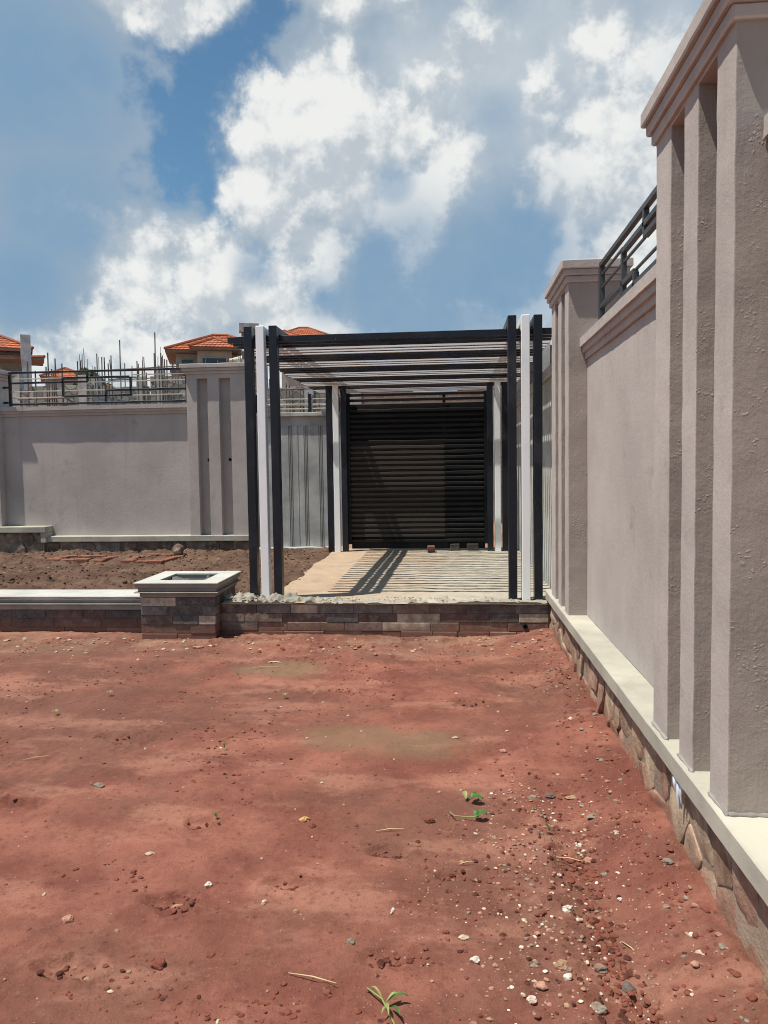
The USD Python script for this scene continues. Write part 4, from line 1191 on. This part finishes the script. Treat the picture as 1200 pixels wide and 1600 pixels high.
site('unfinished_house', 'unfinished grey block house with bare columns behind the left half of the railing', -14.6, -11.7, 24.5, 4.40, [(-13.9, -13.3, 2.6, 3.6), (-12.7, -12.2, 2.9, 3.8)], 'blocks', [], 3)
site('unfinished_house', 'unfinished grey block house with reinforcing bars behind the middle of the railing', -14.0, -11.6, 29.0, 4.80, [(-13.2, -12.6, 3.2, 4.2)], 'blocks', [], 5)
site('unfinished_house', 'unfinished block house wrapped in poles just left of the ribbed pillar', -10.9, -7.2, 27.5, 5.0, [(-10.3, -9.7, 3.2, 4.3), (-8.7, -7.9, 2.6, 3.9)], 'blocks', [], 6)
site('unfinished_house', 'unfinished block house seen through the gap under the pergola roof', -6.5, -3.9, 23.0, 4.0, [(-5.7, -5.0, 2.2, 3.4)], 'blocks', [], 8)
site('unfinished_house', 'unfinished dark block house across the lane behind the slatted gate', -2.6, 4.6, 19.0, 3.46, [(-1.7, -.9, 2.2, 3.1), (.2, 1.0, 2.2, 3.1), (2.2, 3.2, 2.2, 3.1)], 'bricks', [], 9, 4., False)
site('unfinished_house', 'unfinished dark block house beyond the right side wall of the driveway', 1.35, 4.6, 14.0, 3.72, [(2.2, 3.0, 2.4, 3.3)], 'roughblocks', [], 19, 4., False)
gs = thing('gable_shed', 'dark sloping sheet roof between the block walls beyond the railing', 'shed')
obj('roof', prism([(-13.15, 5.05), (-12.95, 5.15), (-10.6, 3.4), (-10.6, 3.25)], 'y', 33, 38), M['roofgrey'], gs)
obj('wall', prism([(-13.0, 0.), (-10.7, 0.), (-10.7, 3.3), (-13.0, 5.0)], 'y', 33.3, 37.7), M['blocks'], gs)

PD = 23.6
PX = lambda px, d=PD: (px - 704) / 1200. * d
PZf = lambda py, px, d=PD: EYE + (728 + (704 - px) * .0144 - py) / 1200. * d
ssets = [('wooden scaffold poles standing before the left block house', [(39, 575), (29, 560), (55, 545), (57, 568), (69, 554), (66, 572), (83, 563), (62, 574)], PD),
         ('wooden scaffold poles standing before the middle block house', [(109, 560), (112, 559), (115, 559), (118, 557), (145, 549), (148, 553), (151, 553), (159, 563), (169, 552), (177.5, 526), (136, 568)], 27.6),
         ('wooden scaffold poles left of the ribbed pillar, one much taller', [(206, 560), (214, 572), (233, 547), (236, 516), (224, 579), (248, 547), (252, 558), (260, 560), (266, 563), (272, 560), (243, 568)], 26.5),
         ('wooden scaffold poles seen through the gap left of the pergola posts', [(403, 580), (418, 590), (428, 586), (446, 596), (452, 600), (458, 606), (466, 604), (474, 610), (480, 612), (490, 616), (500, 620)], 22.5)]
for lab, pts, d in ssets:
    t = thing('scaffold_poles', lab, 'scaffold')
    zs = []
    for px, py in pts:
        top = PZf(py, px, d)
        zs.append(top)
        x = PX(px, d)
        obj('pole', pole((x, d + rng.normal(0, .12), -.1), top + .1, (rng.normal(0, .006), rng.normal(0, .006)), .027), M['pole'], t)
    xs_ = [PX(p[0], d) for p in pts]
    for q in range(4):
        z = 2.6 + .42 * q + rng.normal(0, .06)
        obj('ledger', tube([(min(xs_) - .4, d - .08, z), (np.mean(xs_), d - .05, z + rng.normal(0, .05)), (max(xs_) + .4, d - .08, z + rng.normal(0, .08))], .030, 6), M['pole_light' if q == 2 else 'pole'], t)

# one far tree between the block walls
tr = thing('leafy_tree', 'dark green tree crown beyond the block walls at left', 'tree', None, (-28.7, 60, 0))
obj('trunk', tube([(0, 0, 0), (.1, .1, 3.4), (0, 0, 7.6)], [.28, .2, .1], 8), M['bark'], tr, smooth=True)
lv, lf = [], []
for i in range(1800):
    c = rng.normal(0, 1, 3); c /= np.linalg.norm(c); c *= rng.uniform(.5, 1) * np.array([1.5, 1.3, 1.3]) * (1 + .3 * math.sin(4 * c[0] + 3 * c[2]))
    c += [0, 0, 8.2]
    a, b = rng.normal(0, .17, 3), rng.normal(0, .17, 3)
    o = len(lv); lv += [c - a, c + b, c + a, c - b]; lf += [(o, o + 1, o + 2), (o, o + 2, o + 3)]
obj('crown', trimesh.Trimesh(np.array(lv), lf, process=False), M['treeleaf'], tr)
